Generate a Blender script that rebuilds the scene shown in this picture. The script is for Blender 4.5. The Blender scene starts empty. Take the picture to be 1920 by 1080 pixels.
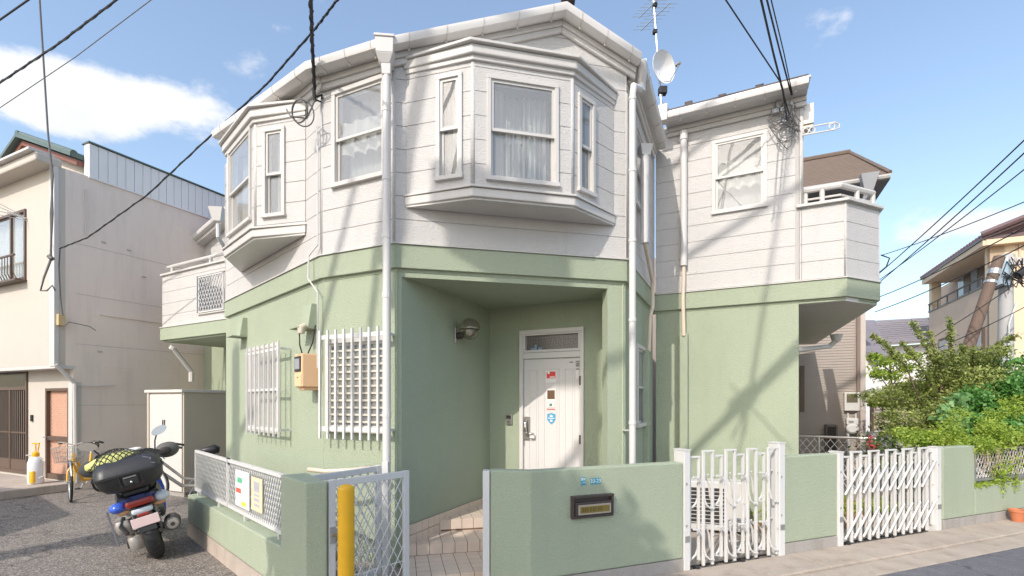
import bpy, math, random
import numpy as np
from mathutils import Vector, Matrix
random.seed(7); np.random.seed(7)
R = math.radians
scn = bpy.context.scene
COL = scn.collection
# ---------------------------------------------------------------- camera, sky, sun, exposure
HC, FP, CX, HY = 1.65, 918.0, 960.0, 752.0
cam = bpy.data.cameras.new("camera"); camo = bpy.data.objects.new("camera", cam); COL.objects.link(camo)
camo.location = (0, 0, HC); camo.rotation_euler = (R(90), 0, 0)
cam.sensor_width = 36; cam.lens = 36 * FP / 1920; cam.shift_y = (HY - 540) / 1920
cam.clip_start = .05; cam.clip_end = 2000
scn.camera = camo; scn.cycles.diffuse_bounces = 8; scn.cycles.max_bounces = 14; scn.cycles.transparent_max_bounces = 16
SUN_EL = 38.5
LH = Vector((.52, .854, 0)).normalized()
L = Vector((LH.x * math.cos(R(SUN_EL)), LH.y * math.cos(R(SUN_EL)), -math.sin(R(SUN_EL))))
sun = bpy.data.lights.new("sun", 'SUN'); suno = bpy.data.objects.new("sun", sun); COL.objects.link(suno)
sun.energy = 2.0; sun.angle = R(.53); sun.color = (1, .925, .83)
suno.rotation_euler = L.to_track_quat('-Z', 'Y').to_euler(); suno.location = (-4, -6, 12)
w = bpy.data.worlds.new("World"); scn.world = w; w.use_nodes = True
nt = w.node_tree; N = nt.nodes; LK = nt.links; N.clear()
def nd(tree, t, **k):
    n = tree.nodes.new(t)
    for a, b in k.items():
        if a.startswith('i_'):
            key = a[2:]
            n.inputs[int(key) if key.isdigit() else key].default_value = b
        else: setattr(n, a, b)
    return n
sky = nd(nt, 'ShaderNodeTexSky', sky_type='NISHITA', sun_disc=False)
sky.sun_elevation = R(SUN_EL); sky.sun_rotation = math.atan2(-L.x, -L.y)
sky.air_density = 1.25; sky.dust_density = 2.0; sky.ozone_density = 1.6
tc = nd(nt, 'ShaderNodeTexCoord')
def cloud_bias(u, v, ru, rv, amp):
    c = Vector(((u - CX) / FP, 1, (HY - v) / FP)); ln = c.length; c.normalize()
    sb = nd(nt, 'ShaderNodeVectorMath', operation='SUBTRACT'); LK.new(tc.outputs['Generated'], sb.inputs[0]); sb.inputs[1].default_value = c
    ml = nd(nt, 'ShaderNodeVectorMath', operation='MULTIPLY'); LK.new(sb.outputs[0], ml.inputs[0])
    ml.inputs[1].default_value = (ln * FP / ru, ln * FP / ru, ln * FP / rv)
    le = nd(nt, 'ShaderNodeVectorMath', operation='LENGTH'); LK.new(ml.outputs[0], le.inputs[0])
    mr = nd(nt, 'ShaderNodeMapRange', interpolation_type='SMOOTHSTEP'); LK.new(le.outputs['Value'], mr.inputs[0])
    mr.inputs[1].default_value = 0; mr.inputs[2].default_value = 1.6; mr.inputs[3].default_value = amp; mr.inputs[4].default_value = 0
    return mr.outputs[0]
mp = nd(nt, 'ShaderNodeMapping'); mp.inputs['Scale'].default_value = (1, 1, 1.7); LK.new(tc.outputs['Generated'], mp.inputs[0])
no = nd(nt, 'ShaderNodeTexNoise', i_Scale=6.0, i_Detail=11.0, i_Roughness=.62); LK.new(mp.outputs[0], no.inputs['Vector'])
nb = nd(nt, 'ShaderNodeTexNoise', i_Scale=1.9, i_Detail=3.0); LK.new(mp.outputs[0], nb.inputs['Vector'])
def madd(a, b, op='ADD'):
    m = nd(nt, 'ShaderNodeMath', operation=op)
    for i, x in enumerate((a, b)):
        if isinstance(x, (int, float)): m.inputs[i].default_value = x
        else: LK.new(x, m.inputs[i])
    return m.outputs[0]
tot = madd(madd(madd(no.outputs[0], 1.35, 'MULTIPLY'), -.235), madd(madd(nb.outputs[0], .5, 'SUBTRACT'), .8, 'MULTIPLY'))
for a in ((10, 180, 170, 84, .42), (90, 150, 150, 60, .18), (170, 190, 190, 68, .40), (320, 205, 150, 52, .37), (1790, 440, 130, 40, .26), (1890, 405, 90, 36, .36), (1720, 425, 70, 45, .30), (1780, 490, 90, 26, .26),
          (478, 110, 40, 60, .13), (-400, 250, 300, 120, .4), (2250, 380, 260, 70, .35)):
    tot = madd(tot, cloud_bias(*a))
cm = nd(nt, 'ShaderNodeMapRange', interpolation_type='SMOOTHSTEP'); LK.new(tot, cm.inputs[0]); cm.inputs[1].default_value = .72; cm.inputs[2].default_value = 1.02
cm.inputs[4].default_value = .96
mixc = nd(nt, 'ShaderNodeMixRGB'); LK.new(cm.outputs[0], mixc.inputs[0])
tint = nd(nt, 'ShaderNodeMixRGB', blend_type='MULTIPLY'); tint.inputs[0].default_value = 1; LK.new(sky.outputs[0], tint.inputs[1]); tint.inputs[2].default_value = (1, 1, 1, 1)
veil = nd(nt, 'ShaderNodeMixRGB'); veil.inputs[0].default_value = .05; LK.new(tint.outputs[0], veil.inputs[1]); veil.inputs[2].default_value = (4.2, 4.5, 5.0, 1)
LK.new(veil.outputs[0], mixc.inputs[1]); nc = nd(nt, 'ShaderNodeTexNoise', i_Scale=9.0, i_Detail=6.0); LK.new(mp.outputs[0], nc.inputs['Vector'])
cc_ = nd(nt, 'ShaderNodeMixRGB'); LK.new(nc.outputs[0], cc_.inputs[0]); cc_.inputs[1].default_value = (3.3, 3.45, 3.8, 1); cc_.inputs[2].default_value = (5.0, 4.95, 4.9, 1); LK.new(cc_.outputs[0], mixc.inputs[2])
bg = nd(nt, 'ShaderNodeBackground', i_Strength=.15); LK.new(mixc.outputs[0], bg.inputs[0])
wo = nd(nt, 'ShaderNodeOutputWorld'); LK.new(bg.outputs[0], wo.inputs[0])
vs = scn.view_settings; vs.view_transform = 'Standard'; vs.look = 'None'; vs.gamma = 1; vs.use_curve_mapping = False; vs.exposure = .78
# ---------------------------------------------------------------- helpers
def P(u, v, Y): return Vector(((u - CX) / FP * Y, Y, HC + (HY - v) / FP * Y))
class Frame:
    """a vertical plane: s along it (left to right seen from outside), o outwards, z up"""
    def __init__(s, a, b):
        s.a = Vector((a[0], a[1])); b = Vector((b[0], b[1])); s.L = (b - s.a).length; s.d = (b - s.a).normalized(); s.n = Vector((s.d.y, -s.d.x))
    def pt(s, x, o, z):
        p = s.a + s.d * x + s.n * o; return Vector((p.x, p.y, z))
    def s(s, u, o=0):
        r = (u - CX) / FP; a = s.a + s.n * o
        return (r * a.y - a.x) / (s.d.x - r * s.d.y)
    def z(s, u, v, o=0):
        p = s.pt(s.s(u, o), o, 0); return HC + (HY - v) / FP * p.y
class MB:
    def __init__(s, M=None): s.v = []; s.f = []; s.M = M
    def add(s, vs, fs):
        b = len(s.v); s.v += [(s.M @ Vector(p)) if s.M else Vector(p) for p in vs]; s.f += [[b + i for i in f] for f in fs]
    def hexa(s, p): s.add(p, [(0, 3, 2, 1), (4, 5, 6, 7), (0, 1, 5, 4), (1, 2, 6, 5), (2, 3, 7, 6), (3, 0, 4, 7)])
    def fbox(s, F, s0, s1, o0, o1, z0, z1):
        s.hexa([F.pt(s0, o1, z0), F.pt(s1, o1, z0), F.pt(s1, o0, z0), F.pt(s0, o0, z0), F.pt(s0, o1, z1), F.pt(s1, o1, z1), F.pt(s1, o0, z1), F.pt(s0, o0, z1)]); return s
    def box(s, x0, x1, y0, y1, z0, z1):
        s.hexa([(x0, y0, z0), (x1, y0, z0), (x1, y1, z0), (x0, y1, z0), (x0, y0, z1), (x1, y0, z1), (x1, y1, z1), (x0, y1, z1)]); return s
    def loft(s, rings, cap=True, closed=True):
        n = len(rings[0]); vs = [p for r in rings for p in r]; fs = []
        for k in range(len(rings) - 1):
            for i in range(n if closed else n - 1):
                j = (i + 1) % n; fs.append((k * n + i, k * n + j, (k + 1) * n + j, (k + 1) * n + i))
        if cap: fs.append(tuple(range(n))[::-1]); fs.append(tuple((len(rings) - 1) * n + i for i in range(n)))
        s.add(vs, fs); return s
    def prism(s, pts, vec):
        vec = Vector(vec); return s.loft([[Vector(p) for p in pts], [Vector(p) + vec for p in pts]])
    def fprism(s, F, so, z0, z1):
        return s.loft([[F.pt(a, b, z0) for a, b in so], [F.pt(a, b, z1) for a, b in so]])
    def fpoly(s, F, sz, o0, o1):
        return s.loft([[F.pt(a, o1, z) for a, z in sz], [F.pt(a, o0, z) for a, z in sz]])
    def tube(s, pts, r, n=6, cap=True):
        pts = [Vector(p) for p in pts]
        if len(pts) < 2: return s
        rings = []; rr = r if isinstance(r, (list, tuple)) else [r] * len(pts)
        t = (pts[1] - pts[0]).normalized(); up = Vector((0, 0, 1)) if abs(t.z) < .9 else Vector((1, 0, 0))
        a = t.cross(up).normalized()
        for i, p in enumerate(pts):
            if i == 0: t = pts[1] - pts[0]
            elif i == len(pts) - 1: t = pts[-1] - pts[-2]
            else: t = (pts[i + 1] - p).normalized() + (p - pts[i - 1]).normalized()
            if t.length < 1e-9: t = Vector((0, 0, 1))
            t.normalize(); a = (a - t * a.dot(t))
            if a.length < 1e-6: a = t.orthogonal()
            a.normalize(); b = t.cross(a)
            rings.append([p + (a * math.cos(2 * math.pi * k / n + math.pi / 4) + b * math.sin(2 * math.pi * k / n + math.pi / 4)) * rr[i] for k in range(n)])
        return s.loft(rings, cap)
    def bar(s, p, q, w, h=None):
        return s.tube([p, q], w * .7071, 4)
    def lathe(s, prof, n=16, c=(0, 0, 0), ax=(0, 0, 1)):
        ax = Vector(ax).normalized(); a = ax.orthogonal().normalized(); b = ax.cross(a); c = Vector(c)
        return s.loft([[c + ax * z + (a * math.cos(2 * math.pi * k / n) + b * math.sin(2 * math.pi * k / n)) * max(r, 1e-4) for k in range(n)] for r, z in prof])
    def torus(s, c, ax, r1, r2, n=28, m=8, sq=1):
        ax = Vector(ax).normalized(); a = ax.orthogonal().normalized(); b = ax.cross(a); c = Vector(c); rings = []
        for i in range(n + 1):
            t = 2 * math.pi * i / n; d = a * math.cos(t) + b * math.sin(t)
            rings.append([c + d * (r1 + r2 * math.cos(2 * math.pi * k / m)) + ax * r2 * sq * math.sin(2 * math.pi * k / m) for k in range(m)])
        return s.loft(rings, cap=False)
    def sphere(s, c, r, n=16, m=10, sc=(1, 1, 1)):
        c = Vector(c); rings = []
        for j in range(1, m):
            t = math.pi * j / m
            rings.append([c + Vector((math.sin(t) * math.cos(2 * math.pi * k / n) * sc[0], math.sin(t) * math.sin(2 * math.pi * k / n) * sc[1], math.cos(t) * sc[2])) * r for k in range(n)])
        return s.loft(rings)
    def rbox(s, x0, x1, y0, y1, z0, z1, r=.05, top=1, bot=1, n=4, zr=.03):
        """box with rounded upright corners and softened, tapered top / bottom"""
        def ring(k, z):
            cx, cy = (x0 + x1) / 2, (y0 + y1) / 2; hx, hy = (x1 - x0) / 2 * k, (y1 - y0) / 2 * k; q = min(r, hx, hy); o = []
            for sx, sy, a0 in ((1, 1, 0), (-1, 1, 90), (-1, -1, 180), (1, -1, 270)):
                for i in range(n + 1):
                    a = R(a0 + 90 * i / n); o.append((cx + sx * (hx - q) + q * math.cos(a), cy + sy * (hy - q) + q * math.sin(a), z))
            return o
        s.loft([ring(bot * .9, z0), ring(bot, z0 + zr), ring((bot + top) / 2 if bot != top else bot, (z0 + z1) / 2), ring(top, z1 - zr), ring(top * .9, z1)]); return s
    def build(s, name, mat, parent=None, smooth=False, kind=None, bev=0, auto=False):
        me = bpy.data.meshes.new(name); me.from_pydata([tuple(p) for p in s.v], [], s.f); me.materials.append(mat)
        o = bpy.data.objects.new(name, me); COL.objects.link(o)
        if parent is not None:
            o.parent = parent
            pm = world_of(parent)
            if pm != Matrix(): o.matrix_parent_inverse = pm.inverted()
        if smooth or auto:
            me.polygons.foreach_set('use_smooth', [True] * len(me.polygons))
            if auto: me.set_sharp_from_angle(angle=R(38))
        if bev:
            m = o.modifiers.new("bevel", 'BEVEL'); m.width = bev; m.segments = 2; m.limit_method = 'ANGLE'
        if kind: o['kind'] = kind
        return o
def world_of(o):
    M = Matrix.LocRotScale(o.location, o.rotation_euler, o.scale)
    return (world_of(o.parent) @ o.matrix_parent_inverse @ M) if o.parent else M
def tag(o, label=None, cat=None, group=None, kind=None):
    if label: o['label'] = label
    if cat: o['category'] = cat
    if group: o['group'] = group
    if kind: o['kind'] = kind
    return o
def thing(name, label, cat, loc=(0, 0, 0), group=None):
    o = bpy.data.objects.new(name, None); COL.objects.link(o); o.location = loc; o.empty_display_size = .2
    return tag(o, label, cat, group)
def copy_tree(o, M, parent=None):
    c = o.copy(); COL.objects.link(c)
    if parent is None: c.matrix_world = M @ world_of(o)
    else: c.parent = parent
    for ch in o.children: copy_tree(ch, M, c)
    return c
# convex clipping in (s, z)
def clip(poly, a, b, c):      # keep a*s+b*z<=c
    out = []
    for i in range(len(poly)):
        p, q = poly[i], poly[(i + 1) % len(poly)]; dp = a * p[0] + b * p[1] - c; dq = a * q[0] + b * q[1] - c
        if dp <= 1e-9: out.append(p)
        if (dp < -1e-9 and dq > 1e-9) or (dp > 1e-9 and dq < -1e-9):
            t = dp / (dp - dq); out.append((p[0] + (q[0] - p[0]) * t, p[1] + (q[1] - p[1]) * t))
    return out
def area(p): return abs(sum(p[i][0] * p[(i + 1) % len(p)][1] - p[(i + 1) % len(p)][0] * p[i][1] for i in range(len(p)))) / 2 if len(p) > 2 else 0
def punch(poly, holes):
    if area(poly) < 1e-5: return []
    if not holes: return [poly]
    h, rest = holes[0], holes[1:]; res = []
    ss = [p[0] for p in poly]; zz = [p[1] for p in poly]
    if h[1] <= min(ss) or h[0] >= max(ss) or h[3] <= min(zz) or h[2] >= max(zz): return punch(poly, rest)
    mid = clip(clip(poly, -1, 0, -h[0]), 1, 0, h[1])
    for q in (clip(poly, 1, 0, h[0]), clip(poly, -1, 0, -h[1]), clip(mid, 0, 1, h[2]), clip(mid, 0, -1, -h[3])): res += punch(q, rest)
    return res
def wall(name, F, poly, holes, o0, o1, mat, parent, **k):
    m = MB()
    for q in punch(poly, holes): m.fpoly(F, q, o0, o1)
    return m.build(name, mat, parent, **k)
def rect(s0, s1, z0, z1): return [(s0, z0), (s1, z0), (s1, z1), (s0, z1)]
def sweep_line(m, pts, prof, closed=False):
    """profile (o,z) swept along world points, mitred in plan; o = outward (right-hand of travel)"""
    pts = [Vector(p) for p in pts]; rings = []
    for i, p in enumerate(pts):
        ns = []
        if i > 0: d = (pts[i] - pts[i - 1]).to_2d().normalized(); ns.append(Vector((d.y, -d.x)))
        if i < len(pts) - 1: d = (pts[i + 1] - pts[i]).to_2d().normalized(); ns.append(Vector((d.y, -d.x)))
        n = sum(ns, Vector((0, 0))).normalized(); k = 1 / max(.4, n.dot(ns[0]))
        rings.append([p + Vector((n.x * o * k, n.y * o * k, z)) for o, z in prof])
    return m.loft(rings)
# ---------------------------------------------------------------- materials
def mat(name, col, rough=.6, var=.08, vs=2.5, bump=0, bs=60, metal=0, stretch=(1, 1, 1), dirt=0, dirtcol=(.25, .22, .18), spec=.5, fine=0, fs=300):
    m = bpy.data.materials.new(name); m.use_nodes = True; t = m.node_tree; l = t.links; b = t.nodes['Principled BSDF']
    b.inputs['Roughness'].default_value = rough; b.inputs['Metallic'].default_value = metal; b.inputs['Specular IOR Level'].default_value = spec
    c = nd(t, 'ShaderNodeTexCoord'); mpn = nd(t, 'ShaderNodeMapping'); mpn.inputs['Scale'].default_value = stretch; l.new(c.outputs['Object'], mpn.inputs[0])
    n1 = nd(t, 'ShaderNodeTexNoise', i_Scale=vs, i_Detail=6.0, i_Roughness=.6); l.new(mpn.outputs[0], n1.inputs['Vector'])
    mx = nd(t, 'ShaderNodeMixRGB'); l.new(n1.outputs[0], mx.inputs[0])
    lo = [x * (1 - var * 1.6) for x in col]; hi = [min(.95, x * (1 + var * 1.6)) for x in col]
    mx.inputs[1].default_value = (*lo, 1); mx.inputs[2].default_value = (*hi, 1); out = mx.outputs[0]
    if dirt:
        n2 = nd(t, 'ShaderNodeTexNoise', i_Scale=1.3, i_Detail=8.0, i_Roughness=.7)
        mp2 = nd(t, 'ShaderNodeMapping'); mp2.inputs['Scale'].default_value = (3.5, 3.5, .45); l.new(c.outputs['Object'], mp2.inputs[0]); l.new(mp2.outputs[0], n2.inputs['Vector'])
        rp = nd(t, 'ShaderNodeMapRange'); l.new(n2.outputs[0], rp.inputs[0]); rp.inputs[1].default_value = .5; rp.inputs[2].default_value = .70; rp.inputs[4].default_value = dirt
        m2 = nd(t, 'ShaderNodeMixRGB'); l.new(rp.outputs[0], m2.inputs[0]); l.new(out, m2.inputs[1]); m2.inputs[2].default_value = (*dirtcol, 1); out = m2.outputs[0]
    if fine:
        n3 = nd(t, 'ShaderNodeTexNoise', i_Scale=fs, i_Detail=2.0); l.new(c.outputs['Object'], n3.inputs['Vector'])
        rp = nd(t, 'ShaderNodeMapRange'); l.new(n3.outputs[0], rp.inputs[0]); rp.inputs[1].default_value = .3; rp.inputs[2].default_value = .7; rp.inputs[3].default_value = 1 - fine; rp.inputs[4].default_value = 1 + fine
        m3 = nd(t, 'ShaderNodeVectorMath', operation='SCALE'); l.new(out, m3.inputs[0]); l.new(rp.outputs[0], m3.inputs['Scale']); out = m3.outputs[0]
    l.new(out, b.inputs['Base Color'])
    if bump:
        n4 = nd(t, 'ShaderNodeTexNoise', i_Scale=bs, i_Detail=4.0, i_Roughness=.55); mp4 = nd(t, 'ShaderNodeMapping'); mp4.inputs['Scale'].default_value = (1, 1, 2.2) if stretch == (1, 1, 1) else stretch
        l.new(c.outputs['Object'], mp4.inputs[0]); l.new(mp4.outputs[0], n4.inputs['Vector'])
        bp = nd(t, 'ShaderNodeBump', i_Strength=min(1, bump), i_Distance=.012); l.new(n4.outputs[0], bp.inputs['Height']); l.new(bp.outputs[0], b.inputs['Normal'])
    return m
m_green = mat("green_stucco", (.358, .405, .298), .85, .035, 1.5, .7, 52, dirt=.22, dirtcol=(.27, .30, .22), fine=.05, fs=90)
m_white = mat("white_siding", (.55, .535, .52), .6, .03, 2, .75, 45, dirt=.22, dirtcol=(.42, .39, .35), fine=.03, fs=120)
m_trim = mat("white_trim_paint", (.57, .55, .525), .45, .03, 3, .08, 30, dirt=.28, dirtcol=(.40, .36, .30))
m_pipe = mat("white_pipe_paint", (.63, .61, .59), .35, .02, 3, dirt=.08, dirtcol=(.5, .46, .42))
m_pipe2 = mat("cream_pipe_paint", (.70, .58, .46), .45, .06, 6, dirt=.2)
m_back = mat("joint_sealant", (.45, .43, .41), .8, .05)
m_gate = mat("white_gate_metal", (.64, .63, .62), .38, .02, 3, dirt=.10, dirtcol=(.5, .47, .42))
m_dark = mat("dark_gap", (.035, .03, .028), .7)
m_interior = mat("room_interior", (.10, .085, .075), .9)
m_curt = mat("white_curtain", (.78, .73, .64), .9, .03)
m_curt2 = mat("grey_lace_curtain", (.60, .56, .50), .9, .04)
m_frosted = mat("frosted_glass", (.42, .40, .38), .25, .06, 20, .3, 120)
m_conc = mat("concrete", (.44, .375, .32), .85, .14, 3, .5, 50, dirt=.45, dirtcol=(.24, .18, .13), fine=.12, fs=150)
m_concg = mat("grey_concrete", (.36, .335, .31), .85, .12, 3, .5, 50, dirt=.4, dirtcol=(.2, .17, .14), fine=.12, fs=150)
m_apron = mat("worn_concrete_paving", (.42, .355, .295), .85, .16, 2.2, .6, 60, dirt=.65, dirtcol=(.27, .21, .16), fine=.14, fs=180)
m_tile = mat("beige_ceramic_tile", (.68, .56, .46), .35, .06, 7, .05, 40, dirt=.12)
m_grout = mat("brown_grout", (.20, .13, .09), .9)
m_roof = mat("dark_brown_shingle", (.10, .08, .075), .8, .2, 12, .4, 40)
m_metal = mat("galvanised_metal", (.55, .55, .54), .35, .08, 10, metal=.8)
m_chrome = mat("chrome", (.75, .73, .70), .12, .02, metal=1)
m_black = mat("black_rubber", (.02, .02, .022), .6, .15, 20)
m_blackp = mat("black_plastic", (.028, .028, .03), .42, .1, 8)
m_cable = mat("black_cable", (.018, .018, .02), .6)
m_gcable = mat("grey_cable", (.13, .125, .125), .6)
m_yellow = mat("yellow_paint", (.80, .43, .015), .45, .06, 9, dirt=.45, dirtcol=(.42, .24, .06))
m_ypl = mat("yellow_bike_paint", (.85, .45, .02), .3)
m_blue = mat("blue_bodywork", (.03, .08, .42), .25)
m_red = mat("red_lens", (.28, .03, .02), .2)
m_glassy = mat("clear_lens", (.55, .6, .66), .12)
m_plate = mat("plate_white_pink", (.74, .56, .55), .5)
m_alu = mat("cast_aluminium", (.42, .39, .36), .45, .12, 20, metal=.5)
m_brown = mat("bronze_aluminium", (.11, .07, .05), .45)
m_bronze = mat("dark_bronze_box", (.065, .05, .045), .4, .1, 30)
m_brass = mat("brass_plate", (.20, .15, .035), .4)
m_steel = mat("brushed_steel_lock", (.40, .38, .35), .3, metal=.7)
m_peach = mat("peach_meter_plastic", (.80, .52, .30), .45, .03)
m_cream = mat("cream_render", (.52, .475, .42), .8, .03, 2, .25, 30, dirt=.10, dirtcol=(.55, .48, .4))
m_side = mat("grey_beige_render", (.76, .655, .58), .8, .05, 1.2, .2, 20, dirt=.2, dirtcol=(.36, .32, .29))
m_clad = mat("pale_metal_cladding", (.76, .75, .75), .5, .03)
m_mesh = mat("salmon_door_mesh", (.62, .38, .26), .7, .1, 30)
m_tile_green = mat("green_roof_tile", (.10, .14, .125), .5, .15)
m_rust = mat("red_brown_board", (.22, .085, .06), .6)
m_shed = mat("shed_white_steel", (.60, .57, .54), .4, .02)
m_sheds = mat("shed_beige_steel", (.52, .45, .37), .4, .03)
m_doorw = mat("white_door_paint", (.66, .635, .62), .4, .02, 3, .05, 60, dirt=.05, dirtcol=(.6, .57, .55))
m_soil = mat("garden_soil", (.32, .17, .09), .95, .3, 6, 1, 30)
m_wood = mat("weathered_wood_pole", (.155, .11, .085), .85, .2, 4, .4, 30, stretch=(6, 6, .6))
m_boardf = mat("beige_board_fence", (.42, .35, .27), .8, .12, 5, dirt=.2)
m_beige = mat("beige_tile_render", (.68, .54, .38), .75, .04, 2)
m_beiges = mat("tan_render", (.55, .43, .33), .8, .04, 2)
m_purple = mat("purple_brown_tile", (.13, .08, .085), .4, .2, 12)
m_pole = mat("grey_pole_concrete", (.42, .42, .42), .8, .06, 6, .2, 60)
m_terra = mat("terracotta", (.50, .17, .08), .7, .1)
m_plast = mat("translucent_tank_plastic", (.72, .72, .74), .4)
m_glob = None
def glass_mat(name, tintc=(.9, .93, .95), refl=1.0, rough=0.0, bump=0, bs=90, haze_mix=.0):
    m = bpy.data.materials.new(name); m.use_nodes = True; t = m.node_tree; l = t.links; t.nodes.clear()
    tr = nd(t, 'ShaderNodeBsdfTransparent'); tr.inputs[0].default_value = (*tintc, 1)
    g = nd(t, 'ShaderNodeBsdfGlossy', i_Roughness=rough); g.inputs[0].default_value = (refl, refl, refl, 1)
    lw = nd(t, 'ShaderNodeLayerWeight', i_Blend=.5); pwn = nd(t, 'ShaderNodeMath', operation='POWER'); l.new(lw.outputs['Facing'], pwn.inputs[0]); pwn.inputs[1].default_value = 3.5
    fr = nd(t, 'ShaderNodeMapRange'); l.new(pwn.outputs[0], fr.inputs[0]); fr.inputs[3].default_value = .08; fr.inputs[4].default_value = .9; mx = nd(t, 'ShaderNodeMixShader'); o = nd(t, 'ShaderNodeOutputMaterial')
    l.new(fr.outputs[0], mx.inputs[0]); l.new(tr.outputs[0], mx.inputs[1]); l.new(g.outputs[0], mx.inputs[2]); df = nd(t, 'ShaderNodeBsdfDiffuse'); df.inputs[0].default_value = (.62, .60, .57, 1); dm = nd(t, 'ShaderNodeMixShader'); dm.inputs[0].default_value = haze_mix; l.new(mx.outputs[0], dm.inputs[1]); l.new(df.outputs[0], dm.inputs[2]); l.new(dm.outputs[0], o.inputs[0])
    c = nd(t, 'ShaderNodeTexCoord'); n = nd(t, 'ShaderNodeTexNoise', i_Scale=2.2 if not bump else bs); l.new(c.outputs['Object'], n.inputs[0])
    b = nd(t, 'ShaderNodeBump', i_Strength=bump or .10, i_Distance=.01); l.new(n.outputs[0], b.inputs['Height']); l.new(b.outputs[0], g.inputs['Normal'])
    return m
m_glass = glass_mat("window_glass", haze_mix=.20); m_glob = glass_mat("lamp_globe_glass", (.75, .72, .66), 1)  # grey diffuse mixed into the panes to pale them and soften shadow streaks
m_screen = glass_mat("insect_screen_glass", (.55, .55, .55), .6, .2)
def patglass():
    m = mat("patterned_wire_glass", (.10, .09, .085), .2, .1, 10); t = m.node_tree; l = t.links; b = t.nodes['Principled BSDF']
    c = nd(t, 'ShaderNodeTexCoord'); ck = nd(t, 'ShaderNodeTexChecker', i_Scale=75.0); mpp = nd(t, 'ShaderNodeMapping'); mpp.inputs['Rotation'].default_value = (.6, .6, .8)
    l.new(c.outputs['Object'], mpp.inputs[0]); l.new(mpp.outputs[0], ck.inputs[0]); ck.inputs[1].default_value = (.26, .24, .23, 1); ck.inputs[2].default_value = (.10, .09, .085, 1)
    l.new(ck.outputs[0], b.inputs['Base Color'])
    bp = nd(t, 'ShaderNodeBump', i_Strength=.8, i_Distance=.004); l.new(ck.outputs[1], bp.inputs['Height']); l.new(bp.outputs[0], b.inputs['Normal']); return m
m_patt = patglass()
def leafmat(name, c1, c2, trans=.35):
    m = bpy.data.materials.new(name); m.use_nodes = True; t = m.node_tree; l = t.links; b = t.nodes['Principled BSDF']
    g = nd(t, 'ShaderNodeNewGeometry'); c = nd(t, 'ShaderNodeTexCoord'); n = nd(t, 'ShaderNodeTexNoise', i_Scale=2.0, i_Detail=4.0); l.new(c.outputs['Object'], n.inputs[0])
    ad = nd(t, 'ShaderNodeMath', operation='ADD'); l.new(g.outputs['Random Per Island'], ad.inputs[0]); l.new(n.outputs[0], ad.inputs[1])
    mr = nd(t, 'ShaderNodeMapRange'); l.new(ad.outputs[0], mr.inputs[0]); mr.inputs[1].default_value = .35; mr.inputs[2].default_value = 1.25
    mx = nd(t, 'ShaderNodeMixRGB'); l.new(mr.outputs[0], mx.inputs[0]); mx.inputs[1].default_value = (*c1, 1); mx.inputs[2].default_value = (*c2, 1)
    l.new(mx.outputs[0], b.inputs['Base Color']); b.inputs['Roughness'].default_value = .5
    tr = nd(t, 'ShaderNodeBsdfTranslucent'); l.new(mx.outputs[0], tr.inputs[0]); ms = nd(t, 'ShaderNodeMixShader'); ms.inputs[0].default_value = trans
    l.new(b.outputs[0], ms.inputs[1]); l.new(tr.outputs[0], ms.inputs[2]); l.new(ms.outputs[0], t.nodes['Material Output'].inputs[0]); return m
m_leafd = leafmat("dark_green_leaves", (.035, .075, .02), (.12, .18, .05))
m_leafl = leafmat("lime_green_leaves", (.17, .30, .03), (.45, .56, .10), .45)
m_leafo = leafmat("olive_leaves", (.09, .15, .03), (.40, .45, .13))
m_leafm = leafmat("mid_green_leaves", (.06, .19, .04), (.17, .38, .09))
m_bark = mat("bark", (.16, .11, .08), .9, .2, 10)
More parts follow.
